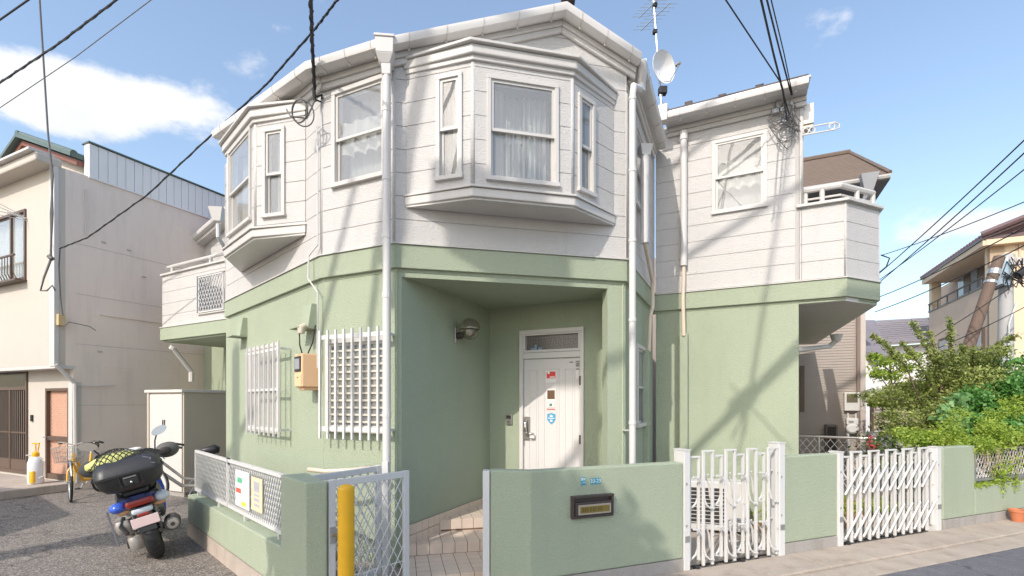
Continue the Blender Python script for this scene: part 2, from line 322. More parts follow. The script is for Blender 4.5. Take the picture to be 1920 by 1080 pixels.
def asphalt(name, col, speck, sc=130, sand=(.30, .25, .20)):
    m = mat(name, col, .88, .22, 1.2, .9, 90, dirt=.6, dirtcol=(col[0] * 1.9, col[1] * 1.8, col[2] * 1.65)); t = m.node_tree; l = t.links; b = t.nodes['Principled BSDF']
    old = b.inputs['Base Color'].links[0].from_socket; c = nd(t, 'ShaderNodeTexCoord'); v = nd(t, 'ShaderNodeTexVoronoi', i_Scale=sc); l.new(c.outputs['Object'], v.inputs['Vector'])
    sp = nd(t, 'ShaderNodeSeparateColor'); l.new(v.outputs['Color'], sp.inputs[0]); mr = nd(t, 'ShaderNodeMapRange'); l.new(sp.outputs[0], mr.inputs[0]); mr.inputs[1].default_value = .45; mr.inputs[2].default_value = 1; mr.inputs[4].default_value = .8
    mx = nd(t, 'ShaderNodeMixRGB'); l.new(mr.outputs[0], mx.inputs[0]); l.new(old, mx.inputs[1]); mx.inputs[2].default_value = (*speck, 1); vc = nd(t, 'ShaderNodeTexVoronoi', feature='DISTANCE_TO_EDGE', i_Scale=.55); nw = nd(t, 'ShaderNodeTexNoise', i_Scale=2.5, i_Detail=5.0); l.new(c.outputs['Object'], nw.inputs['Vector'])
    ma = nd(t, 'ShaderNodeMixRGB', blend_type='LINEAR_LIGHT'); ma.inputs[0].default_value = .35; l.new(c.outputs['Object'], ma.inputs[1]); l.new(nw.outputs['Color'], ma.inputs[2]); l.new(ma.outputs[0], vc.inputs['Vector'])
    mc = nd(t, 'ShaderNodeMapRange'); l.new(vc.outputs['Distance'], mc.inputs[0]); mc.inputs[1].default_value = 0; mc.inputs[2].default_value = .012; mc.inputs[3].default_value = .65; mc.inputs[4].default_value = 0
    n5 = nd(t, 'ShaderNodeTexNoise', i_Scale=.55, i_Detail=7.0, i_Roughness=.65); l.new(c.outputs['Object'], n5.inputs['Vector']); m5 = nd(t, 'ShaderNodeMapRange'); l.new(n5.outputs[0], m5.inputs[0]); m5.inputs[1].default_value = .54; m5.inputs[2].default_value = .66; m5.inputs[4].default_value = .55
    mo = nd(t, 'ShaderNodeMixRGB'); l.new(m5.outputs[0], mo.inputs[0]); l.new(mx.outputs[0], mo.inputs[1]); mo.inputs[2].default_value = (*sand, 1)
    mk = nd(t, 'ShaderNodeMixRGB'); l.new(mc.outputs[0], mk.inputs[0]); l.new(mo.outputs[0], mk.inputs[1]); mk.inputs[2].default_value = (col[0] * .35, col[1] * .35, col[2] * .35, 1); l.new(mk.outputs[0], b.inputs['Base Color']); return m
m_asph = asphalt("gravelly_asphalt", (.135, .118, .106), (.50, .44, .38), 95)
m_road = asphalt("road_asphalt", (.115, .115, .128), (.22, .22, .24), 170, (.085, .083, .088))
# ---------------------------------------------------------------- ground
gm = MB(); gm.add([(-150, -150, 0), (150, -150, 0), (150, 150, 0), (-150, 150, 0)], [(0, 1, 2, 3)])
g0 = gm.build("ground", m_asph, kind='structure')
p2 = Vector((.906, -.423)); q2 = Vector((.423, .906))
FS = Frame((.156, 4.084), (.156 + .9297, 4.084 + .3683))        # street line of the low wall
m = MB()
for k in range(-2, 8): m.fbox(FS, k * 1.5 + .003, k * 1.5 + 1.497, .0, .44, -.05, .035 if k > -9 else 0)
m.build("pavement", m_apron, kind='structure', bev=.012)
m = MB()
for k in range(-2, 8): m.fbox(FS, k * 1.5 + .004, k * 1.5 + 1.496, .445, .72, -.05, .012)
m.build("gutter", m_apron, kind='structure', bev=.006)
m = MB(); m.add([FS.pt(-1.2, .725, .004), FS.pt(60, .725, .004), FS.pt(60, 8, .004), FS.pt(-1.2, 8, .004)], [(3, 2, 1, 0)]); m.build("road", m_road, kind='structure')
m = MB(); m.add([FS.pt(-1.3, -.12, .02), FS.pt(9, -.12, .02), FS.pt(9, -9, .02), FS.pt(-1.3, -9, .02)], [(0, 1, 2, 3)]); m.build("yard_paving", m_conc, kind='structure')
# ---------------------------------------------------------------- the corner house
K = [Vector(a) for a in ((-4.47, 7.61), (-2.03, 5.175), (-1.14, 4.759), (1.25, 5.316), (2.075, 7.083), (4.146, 6.06), (4.77, 6.34), (5.91, 8.94))]
FC, FB, FA, FE, FD, FG, FH = [Frame(K[i], K[i + 1]) for i in range(7)]
house = thing("corner_house", "white sided and pale green two storey corner house with two bay windows", "house", (0, 6, 0))
ZB0, ZB1 = 2.95, 3.18
K3d = [Vector((k.x, k.y, 0)) for k in K]
back0 = Vector((K[0].x + .423 * 1.2, K[0].y + .906 * 1.2, 0))
m = MB(); sweep_line(m, [back0] + K3d, [(0, ZB0), (0, ZB1), (-.12, ZB1), (-.12, ZB0)]); m.build("storey_band", m_green, house, bev=.006)
m = MB(); sweep_line(m, [back0] + K3d, [(.016, ZB1 + .002), (.016, ZB1 + .014), (-.1, ZB1 + .02), (-.1, ZB1 + .002)]); m.build("band_flashing", m_trim, house)
m = MB(); sweep_line(m, [back0] + K3d[:8], [(-.035, ZB0 - .03), (-.035, ZB0 + .01), (-.09, ZB0 + .01), (-.09, ZB0 - .03)]); m.build("band_drip", m_green, house)
PITCH = .2275
def siding(F, poly, holes, parent=house, o=-.012, th=.018, zb=ZB1 + .02, backing=True, mtl=None):
    zs = [p[1] for p in poly]; k = math.floor((min(zs) - zb) / PITCH)
    while zb + k * PITCH < max(zs):
        a, b = zb + k * PITCH + .004, zb + (k + 1) * PITCH - .003; runs = []
        for q in sorted(punch(clip(clip(poly, 0, 1, b), 0, -1, -a), holes), key=lambda q: min(p[0] for p in q)):
            lo, hi = min(p[0] for p in q), max(p[0] for p in q)
            if runs and lo <= runs[-1][0] + 1e-4: runs[-1][0] = max(runs[-1][0], hi); runs[-1][1].append(q)
            else: runs.append([hi, [q]])
        for hi, qs in runs:
            mm = MB()
            for q in qs: mm.fpoly(F, q, o - th, o)
            mm.build("siding_board", mtl or m_white, parent)
        k += 1
    if backing: wall("siding_backing", F, poly, holes, o - .06, o - .007, m_back, parent)
def curtain(F, s0, s1, z0, z1, o, folds, amp, mtl, parent, scal=0, name="curtain"):
    n = max(8, folds * 8); m = MB(); top = []; bot = []
    for i in range(n + 1):
        t = i / n; s = s0 + (s1 - s0) * t; oo = o + amp * math.sin(t * folds * 2 * math.pi) + amp * .4 * math.sin(t * folds * 4.7 + 1)
        zb = z0 + scal * abs(math.sin(t * folds * math.pi)); top.append(F.pt(s, o + (oo - o) * .6, z1)); bot.append(F.pt(s, oo, zb))
    m.loft([top, bot], cap=False, closed=False); return m.build(name, mtl, parent, smooth=True)
def window(F, s0, s1, z0, z1, o=-.012, split=.5, style='lace', fw=.045, parent=house, depth=.6, proud=.03, name="window", fm=None, sill=True):
    fm = fm or m_trim; m = MB()
    m.fbox(F, s0, s1, o - .09, o + proud, z1 - fw, z1).fbox(F, s0, s0 + fw, o - .09, o + proud - .002, z0 + fw, z1 - fw).fbox(F, s1 - fw, s1, o - .09, o + proud - .002, z0 + fw, z1 - fw)
    m.fbox(F, s0 - (.01 if sill else 0), s1 + (.01 if sill else 0), o - .09, o + proud + (.012 if sill else 0), z0, z0 + fw)
    wn = m.build(name, fm, parent, bev=.003)
    a, b, c, d = s0 + fw, s1 - fw, z0 + fw, z1 - fw; zs = c + (d - c) * split
    sw = min(.026, (b - a) * .14)
    def sash(x0, x1, y0, y1, oo, nm="sash"):
        mm = MB(); mm.fbox(F, x0, x1, oo - .022, oo, y0, y0 + sw).fbox(F, x0, x1, oo - .022, oo, y1 - sw, y1).fbox(F, x0, x0 + sw, oo - .022, oo, y0 + sw, y1 - sw).fbox(F, x1 - sw, x1, oo - .022, oo, y0 + sw, y1 - sw)
        mm.build(nm, fm, wn)
        g = MB(); g.fbox(F, x0 + sw, x1 - sw, oo - .014, oo - .009, y0 + sw, y1 - sw); return g
    if split: 
        sash(a, b, zs - sw, d, o + .008).build("pane", m_glass if style != 'frost' else m_frosted, wn)
        sash(a, b, c, zs + sw, o - .018 - .002).build("pane", m_glass if style != 'frost' else m_frosted, wn)
    else: sash(a, b, c, d, o).build("pane", m_glass if style != 'frost' else m_frosted, wn)
    r = MB(); e = .004; d2 = o - depth
    pts = [F.pt(s0 + e, o - .06, z0 + e), F.pt(s1 - e, o - .06, z0 + e), F.pt(s1 - e, o - .06, z1 - e), F.pt(s0 + e, o - .06, z1 - e), F.pt(s0 + e, d2, z0 + e), F.pt(s1 - e, d2, z0 + e), F.pt(s1 - e, d2, z1 - e), F.pt(s0 + e, d2, z1 - e)]
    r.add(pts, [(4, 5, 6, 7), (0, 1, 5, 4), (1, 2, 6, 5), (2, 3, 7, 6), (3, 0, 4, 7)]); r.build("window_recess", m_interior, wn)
    W = s1 - s0; h = z1 - z0
    if style == 'lace':
        curtain(F, a, b, c + h * .0, d, o - .16, max(3, int(W * 7)), .022, m_curt2, wn)
    elif style == 'valance':
        curtain(F, a, b, zs - h * .18, zs + h * .20, o - .09, max(3, int(W * 6)), .03, m_curt, wn, scal=h * .05)
        curtain(F, a, b, c, d, o - .2, max(3, int(W * 7)), .02, m_curt2, wn)
    elif style == 'parted':
        curtain(F, a, a + W * .22, c, d, o - .16, 3, .02, m_curt2, wn); curtain(F, a + W * .05, b, zs, d, o - .24, 8, .02, m_curt2, wn); curtain(F, a + W * .36, b, c + h * .12, zs, o - .24, 6, .02, m_curt2, wn)
        curtain(F, a + W * .24, a + W * .30, c, d - h * .30, o - .12, 1, .02, m_curt, wn)
        curtain(F, a + W * .50, b, c, d - h * .02, o - .18, 5, .03, m_curt2, wn)
        curtain(F, a + W * .56, a + W * .66, c, d - h * .33, o - .10, 1, .02, m_curt, wn)
    elif style == 'half':
        curtain(F, a + W * .15, b, c, d, o - .15, 4, .025, m_curt, wn)
    return wn
def pw(F, ul, ur, vtl, vbl, o):      # window rectangle measured on the plane
    return F.s(ul, o), F.s(ur, o), F.z(ul, vbl, o), F.z(ul, vtl, o)
# --- upper walls
ztC0, ztC1 = 5.34, 5.03
bw = []
# C upper : bay hole
hC = (1.10, 2.80, 3.75, 4.8)
siding(FC, [(0, ZB1 + .02), (FC.L, ZB1 + .02), (FC.L, 5.0), (0, 5.33)], [hC])
s0, s1, z0, z1 = pw(FB, 623, 724, 173, 354, .0); hB = (s0, s1, z0, z1)
siding(FB, rect(0, FB.L, ZB1 + .02, 5.02), [hB]); window(FB, *hB, style='valance')
spk = FA.s(1060, 0); hA = (.55, 1.90, 3.75, 4.8)
siding(FA, [(0, ZB1 + .02), (FA.L, ZB1 + .02), (FA.L, 5.26), (spk, 5.60), (0, 5.0)], [hA])
s0, s1, z0, z1 = pw(FE, 1191, 1203, 226, 382, 0); hE = (s0, s0 + .72, z0, z1)
siding(FE, rect(0, FE.L, ZB1 + .02, 5.24), [hE]); window(FE, *hE, style='lace')
s0, s1, z0, z1 = pw(FD, 1335, 1438, 265, 403, 0); hD = (s0, s1, z0, z1)
sDr = FD.s(1503, 0)
siding(FD, rect(0, sDr, ZB1 + .02, 5.58), [hD]); window(FD, *hD, style='valance', split=.5, proud=.02)
siding(FD, rect(sDr + .004, FD.L, ZB1 + .02, 4.13), [], backing=True)
siding(FG, rect(0, FG.L, ZB1 + .02, 4.13), []); siding(FH, rect(0, FH.L, ZB1 + .02, 4.13), [])
# upper wing end wall (east), and closing walls
FW = Frame(FD.pt(sDr, -.012, 0).to_2d(), (FD.pt(sDr, -.012, 0).to_2d() + q2 * 5.5)); siding(FW, rect(0, 5.5, ZB1 + .02, 5.7), [], backing=True)
# corner posts
for F, s in ((FC, FC.L), (FA, 0.0), (FA, FA.L), (FD, sDr), (FG, 0.0), (FG, FG.L)):
    top = {id(FC): 5.0, id(FA): 5.0, id(FD): 5.56, id(FG): 4.13}[id(F)]
    r_ = .012 if F is FG else .024; c = F.pt(s, -.012 - r_ * .9, 0); MB().tube([c + Vector((0, 0, 4.17 if F is FD else ZB1 + .02)), c + Vector((0, 0, top))], r_, 10).build("corner_bead", m_white, house, smooth=True)
# parapet cap and rail of the east balcony
m = MB(); c0 = FD.pt(sDr + .02, 0, 0)
sweep_line(m, [FD.pt(FD.s(1493), 0, 0), K3d[5], K3d[6], K3d[7]], [(.035, 4.13), (.035, 4.165), (-.16, 4.165), (-.16, 4.13)]); m.build("parapet_cap", m_trim, house, bev=.004)
m = MB(); rp = [FD.pt(sDr + .02, -.07, 4.36), FD.pt(FD.L - .06, -.07, 4.36), FG.pt(FG.L - .04, -.07, 4.36), FH.pt(1.2, -.07, 4.36)]
m.tube(rp, .038, 8)
for a in (rp[0].lerp(rp[1], .52), rp[1].lerp(rp[2], .5), rp[2], rp[0] + Vector((.03, 0, 0))): m.tube([a, a - Vector((0, 0, .2))], .03, 8)
m.tube([p - Vector((0, 0, .12)) for p in rp], .014, 6); m.build("balcony_rail", m_trim, house, smooth=False)
# balcony inner floor and soffit
m = MB(); sof = [FD.pt(FD.s(1497.8), -.05, 0), FD.pt(FD.L, -.05, 0), FG.pt(FG.L, -.04, 0), FH.pt(FH.L, -.04, 0), FH.pt(FH.L + 2, -.04, 0), FD.pt(FD.s(1497.8), -5.2, 0)]
m.prism([p + Vector((0, 0, 2.9)) for p in sof], (0, 0, .06)); m.build("balcony_soffit", m_trim, house)
m = MB(); sweep_line(m, [FD.pt(FD.s(1498), 0, 0), K3d[5], K3d[6], K3d[7]], [(-.035, 2.905), (-.035, 2.93), (-.09, 2.93), (-.09, 2.905)]); m.build("soffit_edge", m_green, house)
# --- lower walls
LO = -.04
s0, s1, z0, z1 = pw(FC, 459, 518, 652, 812, 0); hCl = (s0 + .03, s1 - .03, z0 + .04, z1 - .02)
s0, s1, z0, z1 = pw(FB, 606, 724, 637, 815, 0); hBl = (max(.03, s0), min(s1, FB.L - .1), z0 + .03, z1)
wall("ground_floor_wall", FC, rect(0, FC.L, 0, ZB0), [hCl], LO - .12, LO, m_green, house)
wall("ground_floor_wall", FB, rect(0, FB.L, 0, ZB0), [hBl], LO - .12, LO, m_green, house)
sP = FA.s(753, 0); sQ = FA.s(1142, 0)
wall("ground_floor_wall", FA, rect(0, sP, 0, ZB0), [], LO - .12, LO, m_green, house)
wall("porch_column", FA, rect(sQ, FA.L, 0, ZB0), [], LO - .14, LO, m_green, house)
wall("porch_lintel", FA, rect(sP + .001, sQ - .001, 2.87, ZB0 - .031), [], LO - .16, LO + .002, m_green, house)
s0, s1, z0, z1 = pw(FE, 1197.8, 1218, 644, 802, 0); hEl = (s0, s1, z0, z1)
wall("ground_floor_wall", FE, rect(.005, FE.L, 0, ZB0), [hEl], LO - .1, LO, m_green, house); window(FE, *hEl, o=LO, style='lace', proud=.035)
sDl = FD.s(1498, 0)
wall("ground_floor_wall", FD, rect(0, sDl, 0, ZB0), [], LO - .12, LO, m_green, house)
FW2 = Frame(FD.pt(sDl, LO, 0).to_2d(), FD.pt(sDl, LO, 0).to_2d() + q2 * 6); wall("side_wall", FW2, rect(.002, 6, 0, ZB0 - .05), [], -.12, -.002, m_green, house)
# left end wall of the house
FL = Frame(K[0] + q2 * 4, K[0]); wall("end_wall", FL, rect(0, 4, 0, ZB0), [], -.14, -.04, m_green, house); siding(FL, rect(0, 4, ZB1 + .02, 5.3), [])
# porch
S0 = FA.pt(sP, LO - .0, 0).to_2d(); C0 = S0 + q2 * 1.87; FP1 = Frame(S0, C0)
wd = (K[3] - C0).dot(p2) - .14; C1 = C0 + p2 * wd; FP2 = Frame(C0, C1)
FP3 = Frame(C1, C1 - q2 * ((C1 - K[3]).dot(q2) - .12))
wall("porch_side_wall", FP1, rect(.0, FP1.L, 0, 2.9), [], -.1, 0, m_green, house)
d0, d1 = FP2.s(975), FP2.s(1095.5); DZ0, DZ1 = .36, 2.555
wall("porch_back_wall", FP2, rect(0, FP2.L, 0, 2.9), [(d0, d1, DZ0, DZ1)], -.1, 0, m_green, house)
wall("porch_side_wall", FP3, rect(0, FP3.L, 0, 2.9), [], -.05, 0, m_green, house)
m = MB(); m.prism([Vector((*S0, 2.872)), FA.pt(FA.L - .05, LO - .13, 2.872), Vector((*C1, 2.872)) + Vector((*(p2 * .05), 0)), Vector((*C0, 2.872)) + Vector((*(q2 * .05), 0))], (0, 0, .05)); m.build("porch_ceiling", m_green, house)
# bays
def bay(F, sl, f0, f1, sr, d, zs0, zs1, zc0, zc1, wins, styles):
    b = MB(); e = .05
    def trap(x): return [(sl - x * .6, 0), (f0 - x * .5, d + x), (f1 + x * .5, d + x), (sr + x * .6, 0)]
    MB().fprism(F, trap(.005), zs0, zs0 + .025).build("bay_soffit", m_trim, house)
    MB().fprism(F, trap(.03), zs0 + .02, zs1 - .022).build("bay_sill_moulding", m_trim, house, bev=.008)
    MB().fprism(F, trap(.05), zs1 - .02, zs1).build("bay_sill_cap", m_trim, house, bev=.003)
    MB().fprism(F, trap(.02), zc0, zc0 + .05).build("bay_cornice_moulding", m_trim, house, bev=.008)
    MB().fprism(F, trap(.05), zc0 + .045, zc1 - .03).build("bay_cornice", m_trim, house, bev=.012)
    MB().fprism(F, trap(.085), zc1 - .028, zc1).build("bay_cornice_cap", m_trim, house, bev=.006)
    m = MB(); m.loft([[F.pt(a, o, zc1 + .001) for a, o in trap(.06)], [F.pt(a, o, zc1 + .12) for a, o in ((sl + .25, 0), (f0 + .1, .03), (f1 - .1, .03), (sr - .25, 0))]]); m.build("bay_roof", m_trim, house)
    c = [F.pt(sl, 0, 0).to_2d(), F.pt(f0, d, 0).to_2d(), F.pt(f1, d, 0).to_2d(), F.pt(sr, 0, 0).to_2d()]
    for i in (1, 2): MB().tube([Vector((*c[i], zs1)) - Vector((*F.n, 0)) * .026, Vector((*c[i], zc0)) - Vector((*F.n, 0)) * .026], .026, 10).build("bay_corner_bead", m_white, house, smooth=True)
    fr = [Frame(c[i], c[i + 1]) for i in range(3)]
    for G, wi, st in zip(fr, wins, styles):
        h = []
        if wi:
            if wi[0] == 'px': s0, s1, z0, z1 = pw(G, wi[1], wi[2], wi[3], wi[4], 0); h = [(s0, s1, z0, z1)]
            else: h = [wi]
            window(G, *h[0], o=-.005, style=st, depth=.30, proud=.025, fw=.04)
        siding(G, rect(0, G.L, zs1, zc0), h, o=-.005)
    return fr
bay(FA, .11, .72, 1.70, 2.30, .345, 3.54, 3.665, 4.84, 5.0, [('px', 818, 867, 144, 341), ('px', 912.6, 1047, 139, 338), ('px', 1084, 1114.5, 173, 358)], ['lace', 'parted', 'half'])
bay(FC, .80, 1.42, 2.48, 3.06, .345, 3.50, 3.63, 4.83, 5.0, [None, ('px', 429, 471, 286, 446), ('px', 493, 534.5, 243, 409.7)], [None, 'lace', 'half'])
# dark rooms behind the bays
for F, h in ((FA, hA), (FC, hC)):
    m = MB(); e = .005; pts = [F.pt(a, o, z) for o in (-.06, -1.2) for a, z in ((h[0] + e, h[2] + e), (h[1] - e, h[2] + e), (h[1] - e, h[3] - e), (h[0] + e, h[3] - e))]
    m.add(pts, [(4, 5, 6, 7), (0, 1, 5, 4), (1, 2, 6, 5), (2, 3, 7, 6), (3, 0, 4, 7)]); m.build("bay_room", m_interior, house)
# ground-floor windows with grilles
def grille(F, s0, s1, z0, z1, o, n, rails, parent=house, r=.011, over=.05, rw=.03):
    g = bpy.data.objects.new("window_grille", None); COL.objects.link(g); g.parent = parent; g.matrix_parent_inverse = world_of(parent).inverted()
    for z in rails: MB().fbox(F, s0 - .01, s1 + .01, o - .012, o + .004, z - rw / 2, z + rw / 2).build("grille_rail", m_gate, g, bev=.002)
    for s in (s0 + .03, s1 - .03):
        for z in (rails[0], rails[-1]): MB().fbox(F, s - .012, s + .012, LO, o - .012, z - .012, z + .012).build("grille_stay", m_gate, g)
    b = MB(); b.fbox(F, -r, r, o + .005, o + .022, z0, z1)
    first = None
    for i in range(n):
        s = s0 + (s1 - s0) * i / (n - 1); mm = MB(); mm.fbox(F, s - r, s + r, o + .005, o + .024, z0, z1); mm.build("grille_bar", m_gate, g)
window(FC, *hCl, o=LO, style='frost', split=.5, depth=.2, proud=.02, name="window")
s0, s1, z0, z1 = pw(FC, 459, 518, 653, 812, .14); grille(FC, s0, s1, z0, z1, .10, 8, [z0 + .08, (z0 + z1) / 2, z1 - .08])
wB = window(FB, *hBl, o=LO, style='none', split=0, depth=.2, proud=.02)
m = MB(); a, b, c, d = hBl; m.fbox(FB, a + .05, b - .05, LO - .04, LO - .03, c + .05, d - .05); m.build("wired_pane", m_patt, wB)
rows = 11; m_slat = mat('cream_slat', (.60, .56, .48), .5)
for i in range(rows):
    z = c + .10 + (d - c - .16) * i / rows; MB().fbox(FB, a + .045, b - .045, LO - .028, LO + .006, z, z + .02).build("lattice_slat", m_slat, wB)
o = .12; s0 = FB.s(596, o); s1 = FB.s(722, o); zt = FB.z(690, 612, o); zb = FB.z(690, 826, o)
grille(FB, s0, s1, zb, zt, .08, 9, [zb + .10, zt - .07], rw=.045)
# door
m = MB(); f = .05
m.fbox(FP2, d0, d1, -.09, .03, DZ1 - f, DZ1).fbox(FP2, d0, d0 + f, -.09, .028, DZ0, DZ1 - f).fbox(FP2, d1 - f, d1, -.09, .028, DZ0, DZ1 - f)
zt0 = FP2.z(1035, 672) + .0; m.fbox(FP2, d0 + f, d1 - f, -.09, .02, zt0 + .005, zt0 + .08).fbox(FP2, d0, d1, -.09, .05, DZ0 - .03, DZ0 - .001)
door = m.build("front_door", m_doorw, house, bev=.004)
a, b = d0 + f + .004, d1 - f - .004; W = b - a
MB().fbox(FP2, a, b, -.05, -.012, DZ0, zt0).build("door_leaf", m_doorw, door, bev=.003)
def raised(x0, x1, y0, y1):
    mm = MB(); mm.fbox(FP2, x0, x1, -.0125, -.006, y0, y0 + .012).fbox(FP2, x0, x1, -.0125, -.006, y1 - .012, y1).fbox(FP2, x0, x0 + .012, -.0125, -.006, y0 + .012, y1 - .012).fbox(FP2, x1 - .012, x1, -.0125, -.006, y0 + .012, y1 - .012)
    mm.fbox(FP2, x0 + .03, x1 - .03, -.0125, -.007, y0 + .03, y1 - .03); mm.build("door_moulding", m_doorw, door, bev=.003)
for x0, x1 in ((.09, .27), (.36, .64), (.73, .91)): raised(a + W * x0, a + W * x1, DZ0 + .12, zt0 - .13)
m = MB(); x0, x1, y0, y1 = a - .004, b + .004, zt0 + .085, DZ1 - f
m.fbox(FP2, x0, x1, -.07, 0.01, y0, y0 + .03).fbox(FP2, x0, x1, -.07, .01, y1 - .02, y1).fbox(FP2, x0, x0 + .025, -.07, .01, y0 + .03, y1 - .02).fbox(FP2, x1 - .025, x1, -.07, .01, y0 + .03, y1 - .02); m.build("transom_frame", m_doorw, door)
MB().fbox(FP2, x0 + .025, x1 - .025, -.05, -.045, y0 + .03, y1 - .02).build("transom_pane", m_patt, door)
m = MB(); xs = x0 + .09
for k, (dx, h, ww) in enumerate(((0, .03, .05), (.05, .07, .03), (.10, .035, .05))): m.fbox(FP2, xs + dx, xs + dx + ww, -.043, -.03, y0 + .03, y0 + .03 + h)
m.build("blue_bow", mat("pale_blue_cloth", (.25, .38, .50), .8), door)
def onDoor(u, v, w_, h_, name, mt, th=.004, o=-.006):
    s = FP2.s(u, o); z = FP2.z(u, v, o); return MB().fbox(FP2, s - w_ / 2, s + w_ / 2, o, o + th, z - h_ / 2, z + h_ / 2).build(name, mt, door)
m_sred = mat("red_sticker", (.72, .05, .05), .4); m_sw = mat("white_sticker", (.80, .78, .76), .4); m_sb = mat("blue_sticker", (.08, .34, .58), .4); m_sg = mat("grey_print", (.28, .28, .28), .5)
onDoor(1033.5, 706, .145, .15, "sticker", m_sw); onDoor(1033.5, 703, .118, .085, "sticker_print", m_sred, .0055)
onDoor(1029, 699, .03, .03, "sticker_mark", m_sw, .0062); onDoor(1036, 707, .07, .014, "sticker_mark", m_sw, .0062)
onDoor(1033.5, 741, .125, .165, "mail_slot_plate", m_sw, .006); onDoor(1033.5, 740, .10, .11, "viewing_pane", mat("brown_glass", (.13, .065, .04), .15), .008)
onDoor(1033, 759, .10, .05, "sticker", m_sw, .006); onDoor(1033, 759, .035, .03, "sticker_mark", mat("green_print", (.05, .22, .12), .5), .0075); onDoor(1033, 767, .11, .008, "sticker_mark", m_sred, .0075)
# blue shield sticker
s = FP2.s(1033.5); z = FP2.z(1033.5, 784)
sh = [(-.055, .05), (0, .065), (.055, .05), (.055, -.02), (.03, -.055), (0, -.075), (-.03, -.055), (-.055, -.02)]
MB().fpoly(FP2, [(s + x, z + y) for x, y in sh][::-1], -.006, -.002).build("shield_sticker", m_sb, door)
MB().fpoly(FP2, [(s - .02, z + .015), (s + .02, z + .015), (s + .02, z + .03), (s, z + .045), (s - .02, z + .03)], -.0019, -.0012).build("shield_mark", m_sw, door)
MB().fbox(FP2, s - .042, s + .042, -.0019, -.0012, z - .006, z + .003).fbox(FP2, s - .016, s + .016, -.0019, -.0012, z - .045, z - .02).build("shield_mark", m_sw, door)
for (u, v, ww, hh) in ((1071, 679, .05, .015), (1083, 678, .05, .02), (1083, 684, .045, .045), (1083, 692, .04, .02), (982.5, 831, .022, .055)): onDoor(u, v, ww, hh, "sticker_print", m_sg, .004)
onDoor(1083, 700, .03, .14, "sticker", m_sw, .003)
sH = FP2.s(987.5, .0); zH = FP2.z(987.5, 803)
MB().fbox(FP2, sH - .045, sH + .045, -.012, .006, zH - .15, zH + .15).build("lock_plate", m_steel, door, bev=.004)
m = MB(); m.tube([FP2.pt(sH, .03, zH + .11), FP2.pt(sH, .055, zH + .06), FP2.pt(sH + .005, .06, zH - .03), FP2.pt(sH + .01, .045, zH - .06)], .018, 8); m.build("door_handle", m_chrome, door, smooth=True)
m = MB(); m.tube([FP2.pt(sH + .0, .0, zH - .065), FP2.pt(sH + .005, .05, zH - .066), FP2.pt(sH + .12, .055, zH - .062)], .012, 8); m.build("door_lever", m_chrome, door, smooth=True)
MB().fbox(FP2, sH + .055, sH + .12, -.0, .04, zH - .125, zH - .075).build("door_knob_cover", m_sw, door, bev=.008)
for z in (1.9, 1.18, .6): MB().fbox(FP2, b - .002, b + .018, -.01, .034, z - .055, z + .055).build("hinge", m_brown, door)
MB().fbox(FP2, b - .17, b - .02, -.012, .0, zt0 + .01, zt0 + .03).build("door_closer", m_brown, door)
# pipes -----------------------------------------------------------------
def pipe(pts, r, mt, name="downpipe", n=12):
    return MB().tube(pts, r, n).build(name, mt, house, auto=True)
c = P(725, 752, 4.66); hx, hy = c.x, c.y
pp = pipe([(hx, hy, 5.0), (hx, hy, 0.02)], .039, m_pipe)
for z in (4.4, 3.75, 3.2, 2.63, 1.5, .9): MB().tube([(hx, hy, z), (hx, hy, z + .05)], .043, 12).build("pipe_collar", m_pipe, pp, smooth=False)
m = MB()
def frust(m, cx, cy, z0, z1, a0, a1, ang=.1):
    R0 = []; 
    for a, z in ((a0, z0), (a1, z1)): R0.append([Vector((cx, cy, z)) + Matrix.Rotation(ang, 3, 'Z') @ Vector((x * a, y * a, 0)) for x, y in ((-1, -1), (1, -1), (1, 1), (-1, 1))])
    m.loft(R0)
frust(m, hx, hy, 4.74, 4.84, .04, .045); frust(m, hx - .01, hy, 4.84, 4.92, .045, .08); frust(m, hx - .01, hy, 4.92, 5.06, .08, .085); frust(m, hx - .01, hy, 5.06, 5.085, .095, .095); m.build("rain_hopper", m_pipe, house, bev=.006)
c = FA.pt(FA.L + .02, .085, 0); X, Y = c.x, c.y
pp = pipe([FE.pt(.16, .12, 5.1), FE.pt(.10, .12, 5.06), (X + .012, Y, 5.02), (X, Y, 4.9), (X, Y, .02)], .036, m_pipe)
for z in (4.87, 4.1, 3.35, 2.5, 1.4): MB().tube([(X, Y, z), (X, Y, z + .035)], .041, 12).build("pipe_collar", m_pipe, pp)
MB().fbox(FA, FA.L - .05, FA.L + .01, -.02, .05, 1.33, 1.342).build("pipe_bracket", m_trim, pp)
s = FE.s(1209, .07)
pp = pipe([FE.pt(s, .07, 4.62), FE.pt(s, .07, 3.55)], .052, m_pipe); m = MB(); frust(m, *FE.pt(s, .07, 0).to_2d(), 4.6, 4.72, .05, .075); m.build("pipe_cup", m_pipe, pp)
s2 = FE.s(1224, .07)
pipe([FE.pt(s, .07, 3.56), FE.pt(s2 - .02, .07, 3.22), FE.pt(s2, .07, 3.1), FE.pt(s2, .07, 2.9), FE.pt(s2 - .08, .05, 2.75), FE.pt(s2 - .06, .03, 2.3)], .024, m_pipe2)
MB().fbox(FE, s2 - .10, s2, LO, .03, 0.02, 2.32).build("pipe_duct", m_green, house)
s = FD.s(1282, .05)
pp = pipe([FD.pt(s, .05, FD.z(1282, 254)), FD.pt(s, .05, FD.z(1282, 500))], .046, m_pipe); MB().tube([FD.pt(s, .05, FD.z(1282, 250)), FD.pt(s, .05, FD.z(1282, 266))], .055, 12).build("pipe_cup", m_pipe, pp)
